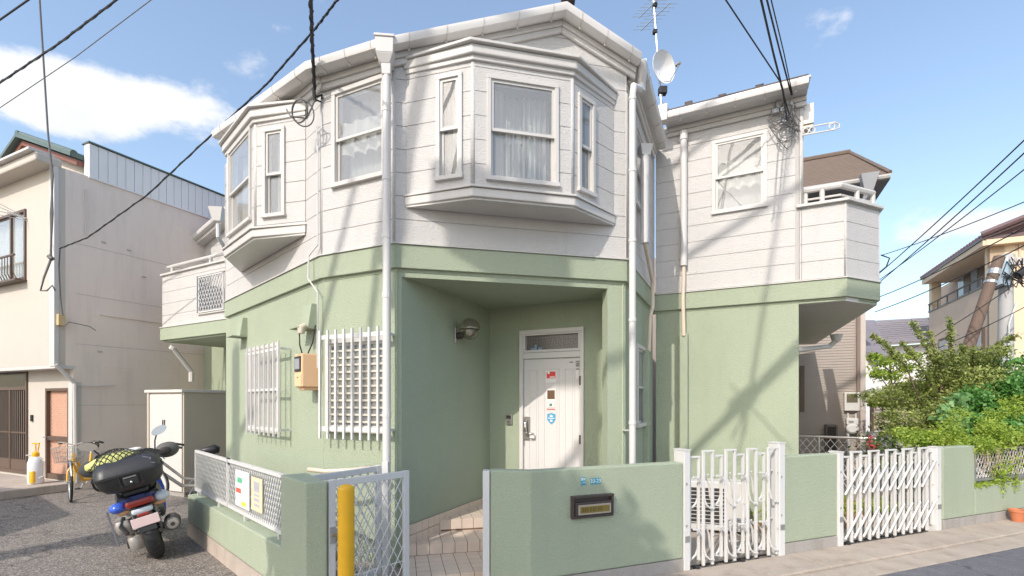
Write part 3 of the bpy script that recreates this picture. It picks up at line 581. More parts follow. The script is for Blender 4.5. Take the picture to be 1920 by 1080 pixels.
pipe([FD.pt(s, .045, FD.z(1282, 498)), FD.pt(s + .0, .045, FD.z(1282, 530)), FD.pt(s - .01, .05, FD.z(1282, 560)), FD.pt(s, .03, FD.z(1282, 630))], .026, m_pipe2)
MB().fbox(FD, s - .05, s + .05, LO, .035, .02, FD.z(1282, 625)).build("pipe_duct", m_green, house)
# balcony drain
a = P(1568, 627, 8.3); m = MB(); m.tube([a, a - Vector((0, 0, .12))], [.10, .06], 10); m.tube([a - Vector((0, 0, .1)), a + Vector((-.1, .02, -.2)), FD.pt(sDl, -.5, 2.35)], .04, 8); m.build("balcony_drain", m_trim, house, smooth=False)
# --- eaves
eave = [P(405, 249, 6.88), P(581, 121, 5.03), P(722, 77, 4.64)]
gut = [(.0, 0), (.055, 0), (.06, -.03), (.045, -.075), (.01, -.09), (-.04, -.09), (-.04, 0)]
def eaves(pts, nm="gutter", prof=gut):
    m = MB(); sweep_line(m, pts, prof); return m.build(nm, m_pipe, house, auto=True)
eaves(eave); A0, A1, A2 = P(724, 77, 4.64), P(1060, 10, 5.02), P(1199, 104, 5.23)
def straight(a, b, prof, nm, mt=None, nrm=None, **k):
    d = (b - a).to_2d().normalized(); n = nrm or Vector((d.y, -d.x)); m = MB()
    m.loft([[p + Vector((n.x * o, n.y * o, z)) for o, z in prof] for p in (a, b)]); return m.build(nm, mt or m_pipe, house, **k)
for a, b in ((A0, A1), (A1, A2)): straight(a, b, gut, "rake_gutter", nrm=FA.n, auto=True)
E0, E1 = P(1202, 112, 5.32), P(1243, 268, 6.87); straight(E0, E1, gut, "gutter", nrm=FE.n, auto=True)
D0, D1 = P(1246, 215, 6.78), P(1516, 147, 6.03); straight(D0, D1, gut, "gutter", nrm=FD.n, auto=True)
straight(D0, D1 + Vector((.02, -.01, 0)), [(.03, .004), (.03, .022), (-.3, .06), (-.3, .04)], "roof_edge", nrm=FD.n)
def soff(a, b, F, drop, nm="eave_soffit"):
    # soffit from gutter back to the wall plane, frieze moulding on the wall
    def onw(p, o): s = (p.to_2d() - F.a).dot(F.d); return F.pt(s, o, p.z)
    m = MB(); z = Vector((0, 0, drop)); wa, wb = onw(a, -.03), onw(b, -.03)
    t = Vector((0, 0, .018)); e = Vector((0, 0, .002))
    m.hexa([a - z, b - z, wb - z, wa - z, a - z + t, b - z + t, wb - z + t, wa - z + t]); m.build(nm, m_trim, house)
    for (o1, za, zb) in ((.045, drop + .001, drop + .06), (.025, drop + .06, drop + .12)):
        m = MB(); p = [onw(a, o1), onw(b, o1), onw(b, -.01), onw(a, -.01)]
        m.hexa([x - Vector((0, 0, zb)) for x in p] + [x - Vector((0, 0, za)) for x in p]); m.build("frieze_moulding", m_trim, house, bev=.01)
soff(eave[0], eave[1], FC, .075); soff(eave[1], eave[2], FB, .075); soff(A0, A1, FA, .075); soff(A1, A2, FA, .075); soff(E0, E1, FE, .085); soff(D0, D1, FD, .085)
# gutter brackets
m_brk = mat('stained_bracket', (.50, .46, .41), .6)
for a, b, n, F in ((eave[0], eave[1], 5, FC), (eave[1], eave[2], 3, FB), (A0, A1, 5, FA), (A1, A2, 3, FA), (E0, E1, 4, FE), (D0, D1, 5, FD)):
    for i in range(n):
        p = a.lerp(b, (i + .6) / n); nn = Vector((*F.n, 0)); dd = Vector((*F.d, 0)) * .006; m = MB()
        sec = [p + nn * o + Vector((0, 0, z)) for o, z in ((.040, .004), (.0605, -.004), (.0625, -.03), (.047, -.077), (.01, -.093), (-.02, -.10), (-.02, -.125))]
        m.tube(sec[:-1], .003, 4); m.tube(sec[-2:], .009, 5); m.build("gutter_bracket", m_brk, house)
# elbow / hopper at the right gable foot
m = MB(); m.tube([E0 + Vector((.0, -.02, -.03)), E0 + Vector((.02, .0, -.10)), FE.pt(.16, .12, 5.16), FE.pt(.14, .12, 5.05)], .05, 10); m.build("gutter_elbow", m_pipe, house, auto=True)
m = MB(); frust(m, *(D0 + Vector((-.03, .0, 0))).to_2d(), 5.5, 5.72, .07, .08, -.45); m.build("rain_hopper", m_pipe, house, bev=.01)
# roof skin
m = MB(); up = Vector((0, 0, .03)); rg = Vector((.75, 9.0, 6.6)); rl = Vector((-1.6, 8.2, 6.3))
pts = [eave[0], eave[1], A0, A1, A2, E1, Vector((1.0, 10.2, 6.5)), Vector((-2.5, 10.2, 6.3)), rl, rg]
m.add([p + up for p in pts], [(0, 1, 8), (1, 2, 8), (2, 3, 9, 8), (3, 4, 9), (4, 5, 9), (5, 6, 9), (9, 6, 7, 8), (7, 0, 8)]); m.build("roof", m_roof, house)
m = MB(); dn = Vector((.423, .906, 0)); b0, b1 = D0 + dn * 6 + Vector((0, 0, .9)), D1 + dn * 6 + Vector((0, 0, .9))
m.hexa([D0 + up * .9, D1 + up * .9, b1, b0, D0 + up * 2, D1 + up * 2, b1 + up, b0 + up]); m.build("roof", m_roof, house)
for u, v in ((1291, 193), (1354, 179.5), (1424, 161.5)):
    a = P(u, v, 6.78 - (u - 1246) / 271 * .72 + .16); m = MB(); m.box(-.05, .05, -.02, .05, -.06, .015); o = m.build("snow_guard", m_roof, house)
    o.matrix_parent_inverse = Matrix(); o.location = a - house.location; o.rotation_euler = (0, 0, -.45)
a = P(1063, 5, 5.06); m = MB(); m.box(-.06, .08, -.05, .3, -.01, .03); o = m.build("ridge_cap", m_roof, house); o.matrix_parent_inverse = Matrix(); o.location = a - house.location
# vent hoods on C
for i, (u0, u1, v0, v1) in enumerate(((439, 462, 594, 622), (560, 587, 569, 600))):
    s0 = FC.s(u0 + (10 if i == 0 else 12), .0); s1 = s0 + .22; zt = FC.z(u1, v0, .0); zb = zt - .26; m = MB()
    m.loft([[FC.pt(s0, LO, zb), FC.pt(s0, .06, zb), FC.pt(s0, .02, zt), FC.pt(s0, LO, zt)], [FC.pt(s1, LO, zb), FC.pt(s1, .06, zb), FC.pt(s1, .02, zt), FC.pt(s1, LO, zt)]])
    v = m.build("vent_hood", m_green, house, bev=.003); MB().fbox(FC, s0 - .05, s1 + .0, LO, .16, zb - .012, zb - .001).build("hood_flap", m_green, v)
# vertical conduit at the corner C/B
m = MB(); c = FC.pt(FC.L - .01, .02, 0)
m.tube([c + Vector((-.02, 0, 4.55)), c + Vector((0, 0, 4.5)), c + Vector((0, 0, 3.3)), c + Vector((-.12, .06, 3.2)), c + Vector((-.12, .05, 2.95)), c + Vector((0, 0, 2.8)), c + Vector((0, 0, 2.0))], .009, 6); m.build("conduit", m_gate, house)
# tile plinth and steps ------------------------------------------------
TS = .106; cnt = 0
MB().fbox(FP1, 0, FP1.L, .001, .012, .0, .405).build("tile_bed", m_grout, house)
tm = MB().box(.003, TS - .003, 0, .008, .003, TS - .003); 
def tiles_wall(F, s0, s1, z0, n, o):
    k = 0
    for r in range(n):
        zt = z0 - r * TS
        s = s0
        while s < s1 - .02:
            e = min(s + TS, s1)
            MB().fbox(F, s + .003, e - .003, o, o + .010, max(.005, zt - TS + .003), zt - .003).build("tile", m_tile, house, bev=0); s += TS; k += 1
tiles_wall(FP1, .0, FP1.L, .41, 4, .0125)
FF = Frame(FA.pt(sP, 0, 0).to_2d(), FA.pt(sQ, 0, 0).to_2d())
steps = [(.50, .10, -.12), (-.10, .21, -.115), (-.55, .335, -.13)]   # front offset o, top z
T2 = .128
for i, (of, z, _) in enumerate(steps):
    back = steps[i + 1][0] if i < 2 else -1.6
    s0, s1 = (.0 if i == 0 else .16 * 0 + .02), FF.L - .02
    MB().fbox(FF, s0, s1, back - (.3 if i < 2 else 0), of, -.05, z - .006).build("step", m_grout, house)
    if i < 3:
        s = s0; lim = s0 + T2 * (11 if i == 0 else 10)
        while s < lim:
            MB().fbox(FF, s + .003, s + T2 - .003, of, of + .006, z - .105, z - .005).build("tile", m_tile, house)
            oo = of + .006; kk = 0
            while oo > back + .02 and kk < 6:
                MB().fbox(FF, s + .003, s + T2 - .003, max(back + .002, oo - T2 + .003), oo - .003, z - .005, z + .001).build("tile", m_tile, house); oo -= T2; kk += 1
            s += T2
# ---------------------------------------------------------------- street walls, gates
def text(body, F, s, z, o, size, mt, name, parent, th=.001):
    cu = bpy.data.curves.new(name, 'FONT'); cu.body = body; cu.size = size; cu.align_x = 'CENTER'; cu.align_y = 'CENTER'; cu.extrude = th
    t = bpy.data.objects.new(name, cu); t.data.materials.append(mt); COL.objects.link(t)
    d = Vector((*F.d, 0)); n = Vector((*F.n, 0)); M = Matrix((d, Vector((0, 0, 1)), n)).transposed().to_4x4(); M.translation = F.pt(s, o, z)
    dg = bpy.context.evaluated_depsgraph_get(); me = bpy.data.meshes.new_from_object(t.evaluated_get(dg)); me.transform(M)
    bpy.data.objects.remove(t); ob = bpy.data.objects.new(name, me); COL.objects.link(ob)
    if parent: ob.parent = parent; ob.matrix_parent_inverse = world_of(parent).inverted()
    if not me.materials: me.materials.append(mt)
    return ob
WH = 1.065; PL = .15
def lowwall(F, s0, s1, label, h=WH, th=.12, name="boundary_wall", grp=None, plinth=PL):
    t = thing(name, label, "wall", F.pt((s0 + s1) / 2, -th / 2, 0), grp)
    MB().fbox(F, s0, s1, -th, 0, plinth, h).build("wall_panel", m_green, t, bev=.012)
    MB().fbox(F, s0 + .005, s1 - .005, -th - .004, .006, 0, plinth - .004).build("plinth", m_concg, t, bev=.004)
    return t
sW = FS.s(1281)
wl = thing("boundary_wall", "low green rendered front wall carrying the bronze letter box", "wall", FS.pt(sW / 2, -.06, 0))
cA = Vector((-.185, 4.135)); FR = Frame(cA, FS.a)
m = MB(); z0, z1 = PL, WH; b1 = FS.pt(sW, 0, 0).to_2d(); th = .12
poly = [cA, FS.a, b1, b1 - FS.n * th, FS.a + Vector((0, .125)), cA + Vector((0, th))]
m.loft([[Vector((*p, PL)) for p in poly], [Vector((*p, WH)) for p in poly]]); m.build("wall_panel", m_green, wl, bev=.012)
m = MB(); m.loft([[Vector((*p, 0)) for p in poly], [Vector((*p, PL - .004)) for p in poly]]); m.build("plinth", m_concg, wl)
# white aluminium edge post at the left end
t = thing("gate_post", "flat white post at the left end of the letter box wall", "post", (cA.x - .03, cA.y, 0), "white gate posts")
MB().box(cA.x - .062, cA.x - .004, cA.y - .01, cA.y + .10, 0, WH - .005).build("post", m_gate, t, bev=.004)
# letter box
lb = thing("letter_box", "dark bronze letter box with brass name plate set in the green wall", "letter box", FS.pt(FS.s(1107), 0, .8))
s0, s1 = FS.s(1069.5), FS.s(1146.5); z1_, z0_ = FS.z(1107, 927), FS.z(1107, 969)
m = MB(); m.fbox(FS, s0, s1, -.05, .035, z0_, z0_ + .02).fbox(FS, s0, s1, -.05, .045, z1_ - .02, z1_).fbox(FS, s0, s0 + .02, -.05, .038, z0_ + .02, z1_ - .02).fbox(FS, s1 - .02, s1, -.05, .038, z0_ + .02, z1_ - .02); m.fbox(FS, s0 + .02, s1 - .02, .001, .006, z0_ + .02, z1_ - .02)
m.build("surround", m_bronze, lb, bev=.003)
zf0, zf1 = z0_ + .022, z1_ - .058; m = MB(); m.fbox(FS, s0 + .03, s1 - .022, .006, .04, zf0, zf1); fl = m.build("flap", m_bronze, lb, bev=.005)
m = MB(); m.fbox(FS, s0 + .055, s1 - .035, .0405, .047, zf0 + .012, zf1 - .02); nf = m.build("name_plate_frame", mat("pale_bronze", (.38, .33, .27), .4), fl)
m = MB(); m.fbox(FS, s0 + .072, s1 - .05, .0472, .0485, zf0 + .026, zf1 - .034); m.build("name_plate", m_brass, lb)
sN = (s0 + s1) / 2
for i, wd_ in enumerate((.022, .02, .012, .016, .02, .012, .018, .02)): MB().fbox(FS, s0 + .088 + i * .026, s0 + .088 + i * .026 + wd_, .0486, .0492, zf0 + .036, zf1 - .044).build("worn_lettering", mat("worn_letters", (.12, .09, .02), .5) if i == 0 else bpy.data.materials["worn_letters"], lb)
# number plates
np_ = thing("number_plate", "small blue address plate reading 33-23 above the letter box", "sign", FS.pt(FS.s(1116), 0, .95))
m_bl = mat("address_plate_blue", (.05, .30, .40), .4)
s = FS.s(1116.5); z = FS.z(1116.5, 902); MB().fbox(FS, s - .052, s + .052, 0, .004, z - .026, z + .026).build("plate", m_bl, np_); text("33-23", FS, s, z, .0045, .046, m_sw, "lettering", np_)
n2 = thing("district_plate", "tiny two-line blue district plate left of the house number", "sign", FS.pt(FS.s(1094), 0, .95))
s = FS.s(1093.5); z = FS.z(1093.5, 902); MB().fbox(FS, s - .027, s + .027, 0, .004, z - .034, z + .034).build("plate", m_bl, n2)
text("\u6771\u753a", FS, s, z + .014, .0045, .026, m_sw, "lettering", n2); text("\u4e8c\u4e01\u76ee", FS, s, z - .015, .0045, .018, m_sw, "lettering", n2)
# middle wall
sM0, sM1 = FS.s(1470), FS.s(1570); lowwall(FS, sM0, sM1, "short sunlit green wall panel between the two folding gates")
def post(s0, s1, o0, o1, h, label):
    t = thing("gate_post", label, "post", FS.pt((s0 + s1) / 2, (o0 + o1) / 2, 0), "white gate posts")
    MB().fbox(FS, s0, s1, o0, o1, 0, h).build("post", m_gate, t, bev=.004)
    MB().fbox(FS, s0 + .008, s1 - .008, o1 + .0005, o1 + .003, .3, .36).build("catch_plate", m_metal, t)
    MB().fbox(FS, s0 - .004, s1 + .004, o0 - .004, o1 + .004, h + .001, h + .012).build("cap", m_gate, t)
    for z in (.45, .85): MB().fbox(FS, s0 + .015, s0 + .03, o1, o1 + .006, z, z + .02).build("bolt", m_metal, t)
    return t
post(sW + .005, sW + .075, -.14, .012, 1.19 - .015, "white square post at the right end of the letter box wall")
post(sM0 - .085, sM0 - .006, -.12, .02, 1.205, "tall white post between folding gate and middle wall panel")
post(sM1 + .003, sM1 + .075, -.10, .02, WH + .01, "white post at the right end of the middle wall panel")
sT0, sT1 = FS.s(1763), FS.s(1828)
post(sT0 - .10, sT0 - .01, -.08, .02, 1.07, "white post at the right end of the far folding gate")
w3 = lowwall(FS, sT0 + .06, sT1, "green wall block right of the far folding gate below the shrubs")
MB().fbox(FS, sT0, sT0 + .058, -.12, -.012, .0, WH).build("wall_pier", m_green, w3, bev=.006)
w4 = lowwall(FS, sT1 + .004, sT1 + 5, "long low green wall with mesh fencing running off to the right", h=.53)
# folding gates
def hoopgate(sa, sb, n, label, hi, curved, o=-.02, hw=.112, r=.013):
    t = thing("folding_gate", label, "gate", FS.pt((sa + sb) / 2, 0, 0), "white folding gates")
    step = (sb - sa) / n
    for i in range(n):
        c = sa + step * (i + .5); tall = i % 2 == 1; h = hi if tall else hi - .055; oo = o + (.016 if tall else -.016); m = MB(); zb = .05 if tall else .10
        for sg in (-1, 1): m.fbox(FS, c + sg * hw / 2 - r, c + sg * hw / 2 + r, oo - .011, oo + .011, zb, h - .018)
        m.fbox(FS, c - hw / 2 - r, c + hw / 2 + r, oo - .014, oo + .014, h - .018, h); m.build("gate_upright", m_gate, t, bev=.002)
        for z in (.90, .60, .32):
            mm = MB(); mm.fbox(FS, c + hw / 2 - .004, c + hw / 2 + .004, oo + .013, oo + .022, z, z + .008); mm.build("rivet", m_metal, t)
    for (za, zb) in ((.60, .92), (.10, .42)):
        for i in range(n - 1):
            c0, c1 = sa + step * (i + .1), sa + step * (i + 1.9)
            for sg in (0, 1):
                m = MB(); a0, a1 = ((za, zb) if sg == (i % 2) else (zb, za)) if curved else ((za, zb) if sg else (zb, za)); oo = o + (.038 if sg else -.038); pts = []
                for k in range(9):
                    u = k / 8; zz = a0 + (a1 - a0) * (u if not curved else (1 - math.cos(math.pi * u)) / 2); bul = .035 * math.sin(u * math.pi * 2) if curved else 0
                    pts.append(FS.pt(c0 + (c1 - c0) * u + bul, oo, zz))
                if (i % 2 == 0 or sg == 0) if curved else (sg or i % 2 == 0): m.tube(pts, (.013 if sg else .011) if not curved else .010, 5); m.build("cross_link", m_gate, t)
    m = MB(); 
    for s in (sa + step * .5, sa + step * (n // 2 + .5)):
        m.lathe([(.001, -.02), (.03, -.02), (.03, .02), (.001, .02)], 12, FS.pt(s, o + .02, .032), (*FS.d, 0))
    m.build("caster_wheel", m_black, t)
    return t
hoopgate(sW + .09, sM0 - .09, 8, "white folding gate with curved links beside the letter box wall", 1.17, True)
hoopgate(sM1 + .085, sT0 - .11, 11, "white folding gate with straight diagonal links right of the middle wall", 1.08, False, hw=.150, r=.0155)
# expanding-gate base casting
# mesh fence above the low right wall
def lattice(m, F, s0, s1, z0, z1, o, pitch, slope, r):
    for sg in (1, -1):
        span = (z1 - z0) / slope; x = s0 - span if sg == 1 else s0
        while x < s1 + (span if sg == -1 else 0):
            a = (x, z0); b = (x + sg * span, z1); (xa, za), (xb, zb) = a, b
            t0, t1 = 0, 1; dx = xb - xa
            for lim, s in ((s0, 1), (s1, -1)):
                fa, fb = s * (xa - lim), s * (xb - lim)
                if fa < 0 and fb < 0: t0 = 2
                elif fa < 0: t0 = max(t0, fa / (fa - fb))
                elif fb < 0: t1 = min(t1, fa / (fa - fb))
            if t1 > t0 + .02: m.tube([F.pt(xa + dx * t0, o + sg * r * .6, za + (zb - za) * t0), F.pt(xa + dx * t1, o + sg * r * .6, za + (zb - za) * t1)], r, 4, cap=False)
            x += pitch
    return m
t = thing("mesh_fence", "grey mesh fence panel on the low wall under the bright vines", "fence", FS.pt(sT1 + 2, -.06, .53))
m = MB(); lattice(m, FS, sT1 + .03, sT1 + 4.6, .62, .98, -.06, .07, 1.7, .004); m.build("lattice", m_gate, t)
m = MB(); m.fbox(FS, sT1 + .01, sT1 + 4.7, -.08, -.03, .585, .615).fbox(FS, sT1 + .01, sT1 + 4.7, -.08, -.04, .985, 1.01)
for k in range(4): m.fbox(FS, sT1 + .1 + k * 1.5, sT1 + .13 + k * 1.5, -.075, -.045, .5, 1.0)
m.build("rail", m_metal, t)
# left wall with lattice fence (45 degrees) and pillar
def onl(u, h=0): r = (u - CX) / FP; Y = 2.037 / (1 + r); return Vector((r * Y, Y))
a1, a0 = onl(526), onl(352); pc = Vector((-1.485, 3.52))
FLW = Frame(a0, a1 + (a1 - a0).normalized() * .02); 
t = thing("boundary_wall", "low green wall along the lane behind the parked scooter", "wall", (*(a0 + a1) / 2, 0))
MB().fbox(FLW, 0, FLW.L, -.14, 0, .17, .50).build("wall_panel", m_green, t, bev=.01); MB().fbox(FLW, .005, FLW.L, -.15, .004, 0, .165).build("plinth", m_conc, t)
MB().fbox(FLW, -.10, FLW.L * .16, -.20, -.145, .17, .56).build("wall_pier", m_green, t, bev=.006)
t = thing("gate_pillar", "thick green rendered pillar left of the white wicket gate", "pillar", (*pc, 0))
FPL = Frame(a1, pc); 
m = MB(); pr = Vector((pc.x + .135, pc.y + .06)); poly = [a1, pc, pr, pr + Vector((-.32, .42)), a1 + Vector((.10, .10))]
m.loft([[Vector((*p, .02)) for p in poly], [Vector((*p, WH)) for p in poly]]); m.build("pillar_body", m_green, t, bev=.012)
# fence on it
FLs = Frame(onl(355), onl(517)); t = thing("lattice_fence", "low white lattice fence with notices tied on above the lane wall", "fence", FLs.pt(FLs.L / 2, 0, .5))
half = FLs.L * .47
for a, b in ((.0, half - .01), (half + .01, FLs.L)):
    m = MB(); m.fbox(FLs, a, b, -.085, -.055, .555, .585).fbox(FLs, a, b, -.085, -.055, 1.02, 1.05).fbox(FLs, a, a + .022, -.084, -.056, .585, 1.02).fbox(FLs, b - .022, b, -.084, -.056, .585, 1.02)
    fp = m.build("panel_frame", m_gate, t); m = MB(); lattice(m, FLs, a + .02, b - .02, .585, 1.02, -.07, .052, 1.9, .0065); m.build("lattice", m_gate, fp)
m = MB()
for k in range(4): s = .12 + k * (FLs.L - .24) / 3; m.fbox(FLs, s - .012, s + .012, -.08, -.06, .49, .555)
m.build("fence_foot", m_gate, t)
m_pap = mat("white_notice_paper", (.74, .72, .70), .7); m_pap2 = mat("yellowed_notice", (.72, .58, .40), .7)
sA, sB_ = FLs.s(432), FLs.s(457); nt1 = thing("notice", "white collection notice with green and red print tied to lattice fence", "sign", FLs.pt((sA + sB_) / 2, 0, .8))
MB().fbox(FLs, sA, sB_, -.05, -.045, .63, .98).build("sheet", m_pap, nt1)
mg, mr_, mpr = mat("notice_green", (.10, .45, .25), .6), mat("notice_red", (.60, .12, .08), .6), mat("notice_grey", (.42, .42, .45), .6); my = mat("notice_yellow", (.75, .6, .08), .6)
W = sB_ - sA
MB().fbox(FLs, sA + W * .15, sA + W * .5, -.0449, -.044, .86, .91).build("print_mark", mg, nt1); MB().fbox(FLs, sA + W * .05, sA + W * .42, -.0449, -.044, .76, .805).build("print_mark", mr_, nt1)
MB().fbox(FLs, sA + W * .45, sA + W * .8, -.0449, -.044, .65, .69).build("print_mark", my, nt1)
for i in range(6): MB().fbox(FLs, sA + W * .5, sA + W * .92, -.0449, -.044, .93 - i * .04, .936 - i * .04).build("print_line", mpr, nt1)
sC, sD = FLs.s(461), FLs.s(481); nt2 = thing("notice", "yellowed narrow notice of dark lettering right of the white one", "sign", FLs.pt((sC + sD) / 2, 0, .8)); W = sD - sC
MB().fbox(FLs, sC, sD, -.05, -.045, .66, .96).build("sheet", m_pap2, nt2)
for i, (k, hh) in enumerate(((.2, .05), (.35, .045), (.52, .02), (.66, .03), (.82, .025))): MB().fbox(FLs, sC + W * .25, sC + W * .75, -.0449, -.044, .96 - .3 * k - hh / 2, .96 - .3 * k + hh / 2).build("print_line", mat("notice_brown%d" % i, (.30, .22, .15), .6) if 0 else bpy.data.materials["notice_grey"], nt2)
m = MB(); c = FLs.pt(half, -.07, 1.03); m.torus(c, (1, 1, 0), .028, .010, 12, 6); m.torus(c + Vector((.02, -.01, -.02)), (1, -.3, .4), .022, .008, 12, 6); m.tube([c, c + Vector((-.05, .05, .03)), c + Vector((-.07, .07, -.04))], .006, 5)
k = m.build("cable_tie", m_black, None); tag(k, "dark twisted tie holding the two lattice panels together", "tie")
# wicket gates
def wicket(a, b, label, zt=WH + .0, zb=.08, th=.035, latch=True):
    F = Frame(a, b); t = thing("wicket_gate", label, "gate", (*(Vector(a) + Vector(b)) / 2, 0), "white wicket gates"); w_ = .052
    m = MB(); m.fbox(F, 0, w_, -th, 0, zb, zt).fbox(F, F.L - w_, F.L, -th, 0, zb, zt).fbox(F, w_, F.L - w_, -th + .002, -.002, zt - .055, zt - .002).fbox(F, w_, F.L - w_, -th + .002, -.002, zb, zb + .05); m.build("gate_frame", m_gate, t, bev=.003)
    m = MB(); lattice(m, F, w_, F.L - w_, zb + .05, zt - .057, -th / 2, .085, 1.75, .0045); m.build("lattice", m_gate, t)
    m = MB(); m.fbox(F, w_, F.L - w_, -th / 2 - .02, -th / 2 - .012, .30, .31); m.build("cross_wire", m_gate, t)
    if latch:
        MB().fbox(F, .008, .045, .0, .012, .60, .72).build("latch_plate", m_metal, t); m = MB(); m.tube([F.pt(.03, .01, .66), F.pt(.03, .05, .66), F.pt(.10, .055, .655)], .009, 8); m.build("latch_lever", mat("aged_brass", (.4, .28, .12), .35, metal=.8), t)
    return t
wicket((-1.345, 3.60), (-.865, 4.13), "white mesh wicket gate standing ajar behind yellow bollard")
wicket((-1.56, 3.86), (-1.19, 4.475), "white mesh gate leaf behind the first one, by the porch wall", latch=False)
t = thing("gate_post", "white post at the house end of the inner gate leaf", "post", (-1.15, 4.49, 0), "white gate posts"); MB().box(-1.185, -1.13, 4.46, 4.52, 0, WH + .03).build("post", m_gate, t, bev=.004)
m = MB(); m.lathe([(.001, 0), (.054, 0), (.054, 1.05), (.054, 1.058), (.050, 1.072), (.030, 1.085), (.001, 1.09)], 32, (P(649, 752, 3.3).x, 3.3, 0)); b = m.build("bollard", m_yellow, None, auto=True); tag(b, "bright yellow round bollard in front of the white wicket gate", "bollard")
MB().box(0, 0, 0, 0, 0, 0)
# pale pipe lying behind the pillar wall
m = MB(); m.tube([P(578, 880, 4.6), P(610, 884, 4.55), P(660, 882, 4.55), P(700, 876, 4.6)], .022, 8); k = m.build("water_pipe", m_pipe2, None, smooth=True); tag(k, "cream lagged water pipe along the green wall foot", "pipe")
# ---------------------------------------------------------------- porch fittings
lp = thing("porch_lamp", "round chrome and glass globe lamp on the green porch wall", "lamp", FP1.pt(1.0, 0, 2.4))
s = FP1.s(855); z = FP1.z(855, 629)
MB().fbox(FP1, s - .045, s + .045, .0, .02, z - .09, z + .09).build("back_plate", m_metal, lp, bev=.004)
c = FP1.pt(s, .18, z + .06); m = MB(); m.tube([FP1.pt(s, .0, z - .01), FP1.pt(s, .09, z - .0)], .04, 12); m.build("lamp_arm", m_bronze, lp)
m = MB(); rings = []; m.lathe([(.02, .128), (.06, .114), (.095, .088), (.12, .05), (.13, .005), (.122, .0), (.11, .045), (.05, .10)], 24, c - Vector((0, 0, .0))); m.build("lamp_hood", mat("lamp_steel", (.58, .54, .48), .18, metal=.95), lp, auto=True)
m = MB(); m.lathe([(.118, 0), (.112, -.04), (.09, -.085), (.05, -.115), (.001, -.124)], 24, c); m.build("globe", m_glob, lp, smooth=True)
m = MB(); m.sphere(c - Vector((0, 0, .03)), .045, 12, 8); m.build("bulb", mat("opal_bulb", (.75, .72, .66), .4), lp, smooth=True)
ic = thing("intercom", "small square metal intercom left of the front door", "intercom", FP2.pt(.3, 0, 1.4))
s = FP2.s(955.5); z = FP2.z(955.5, 786.5); MB().fbox(FP2, s - .045, s + .045, 0, .025, z - .065, z + .065).build("case", m_steel, ic, bev=.005)
MB().fbox(FP2, s - .03, s + .03, .0255, .03, z + .01, z + .05).build("speaker_grille", m_black, ic); MB().fbox(FP2, s - .02, s + .02, .0255, .031, z - .045, z - .012).build("button", m_chrome, ic)
# electricity meter
em = thing("electricity_meter", "peach coloured electricity meter box beside the barred window", "meter", FC.pt(FC.s(575), 0, 2.2))
s0, s1 = FC.s(556, .15), FC.s(589, .0); o1 = .17; s1 = FC.s(588, o1) ; z1_ = FC.z(570, 661, o1); z0_ = FC.z(575, 731, o1)
m = MB(); m.fbox(FC, s0 - .0, s0 + .19, LO, o1, z0_ + .03, z1_); m.fbox(FC, s0 + .02, s0 + .17, LO, o1 - .03, z0_, z0_ + .03); m.build("meter_case", m_peach, em, bev=.014)
m = MB(); m.fbox(FC, s0 + .02, s0 + .17, o1, o1 + .012, z1_ - .19, z1_ - .03); m.build("meter_window", m_blackp, em, bev=.004)
m = MB(); m.fbox(FC, s0 + .035, s0 + .155, o1 + .0125, o1 + .014, z1_ - .165, z1_ - .055); m.build("meter_face", mat("meter_face", (.30, .30, .33), .3), em)
m = MB(); m.fbox(FC, s0 + .01, s0 + .18, o1, o1 + .005, z0_ + .04, z0_ + .17); m.build("lower_cover", m_peach, em, bev=.003); MB().fbox(FC, s0 + .08, s0 + .11, o1 + .0055, o1 + .008, z0_ + .13, z0_ + .14).build("lettering", m_brown, em)
m = MB(); b0 = FC.pt(s0 + .03, .10, z1_); hd = FC.pt(s0 + .05, .12, z1_ + .22)
m.tube([b0, b0 + Vector((-.02, -.02, .10)), hd + Vector((-.02, 0, .0))], .007, 6); m.tube([FC.pt(s0 + .12, .08, z1_), FC.pt(s0 + .20, .06, z1_ + .12), FC.pt(s0 + .22, .04, z1_ + .30)], .007, 6); m.build("meter_cable", m_cable, em, smooth=True)
m = MB(); m.tube([hd, hd + Vector((0, 0, .06)), hd + Vector((.03, .03, .09))], [.035, .045, .03], 10); m.build("cable_hood", mat("hood_cream", (.55, .48, .38), .6), em, auto=True)
# service drop bracket and coil at C/B corner
br = thing("cable_bracket", "dark iron service bracket with looped cable under the eaves", "bracket", FC.pt(FC.L, .05, 4.6))
c = P(592, 182, 5.1); m = MB(); m.tube([c, P(603, 178, 5.15), P(604, 192, 5.2), P(590, 186, 5.12)], .012, 6); m.tube([P(588, 165, 5.1), P(590, 190, 5.12)], .02, 8); m.build("iron_bracket", m_black, br)
m = MB(); m.torus(P(562, 208, 5.0), (.5, 1, .15), .11, .009, 24, 6); m.torus(P(568, 212, 4.98), (.2, 1, .5), .12, .007, 24, 6); m.tube([P(590, 188, 5.1), P(583, 205, 5.05), P(575, 222, 5.0), P(545, 218, 5.0), P(537, 205, 5.02)], .009, 6); m.build("cable_loop", m_gcable, br, smooth=True)
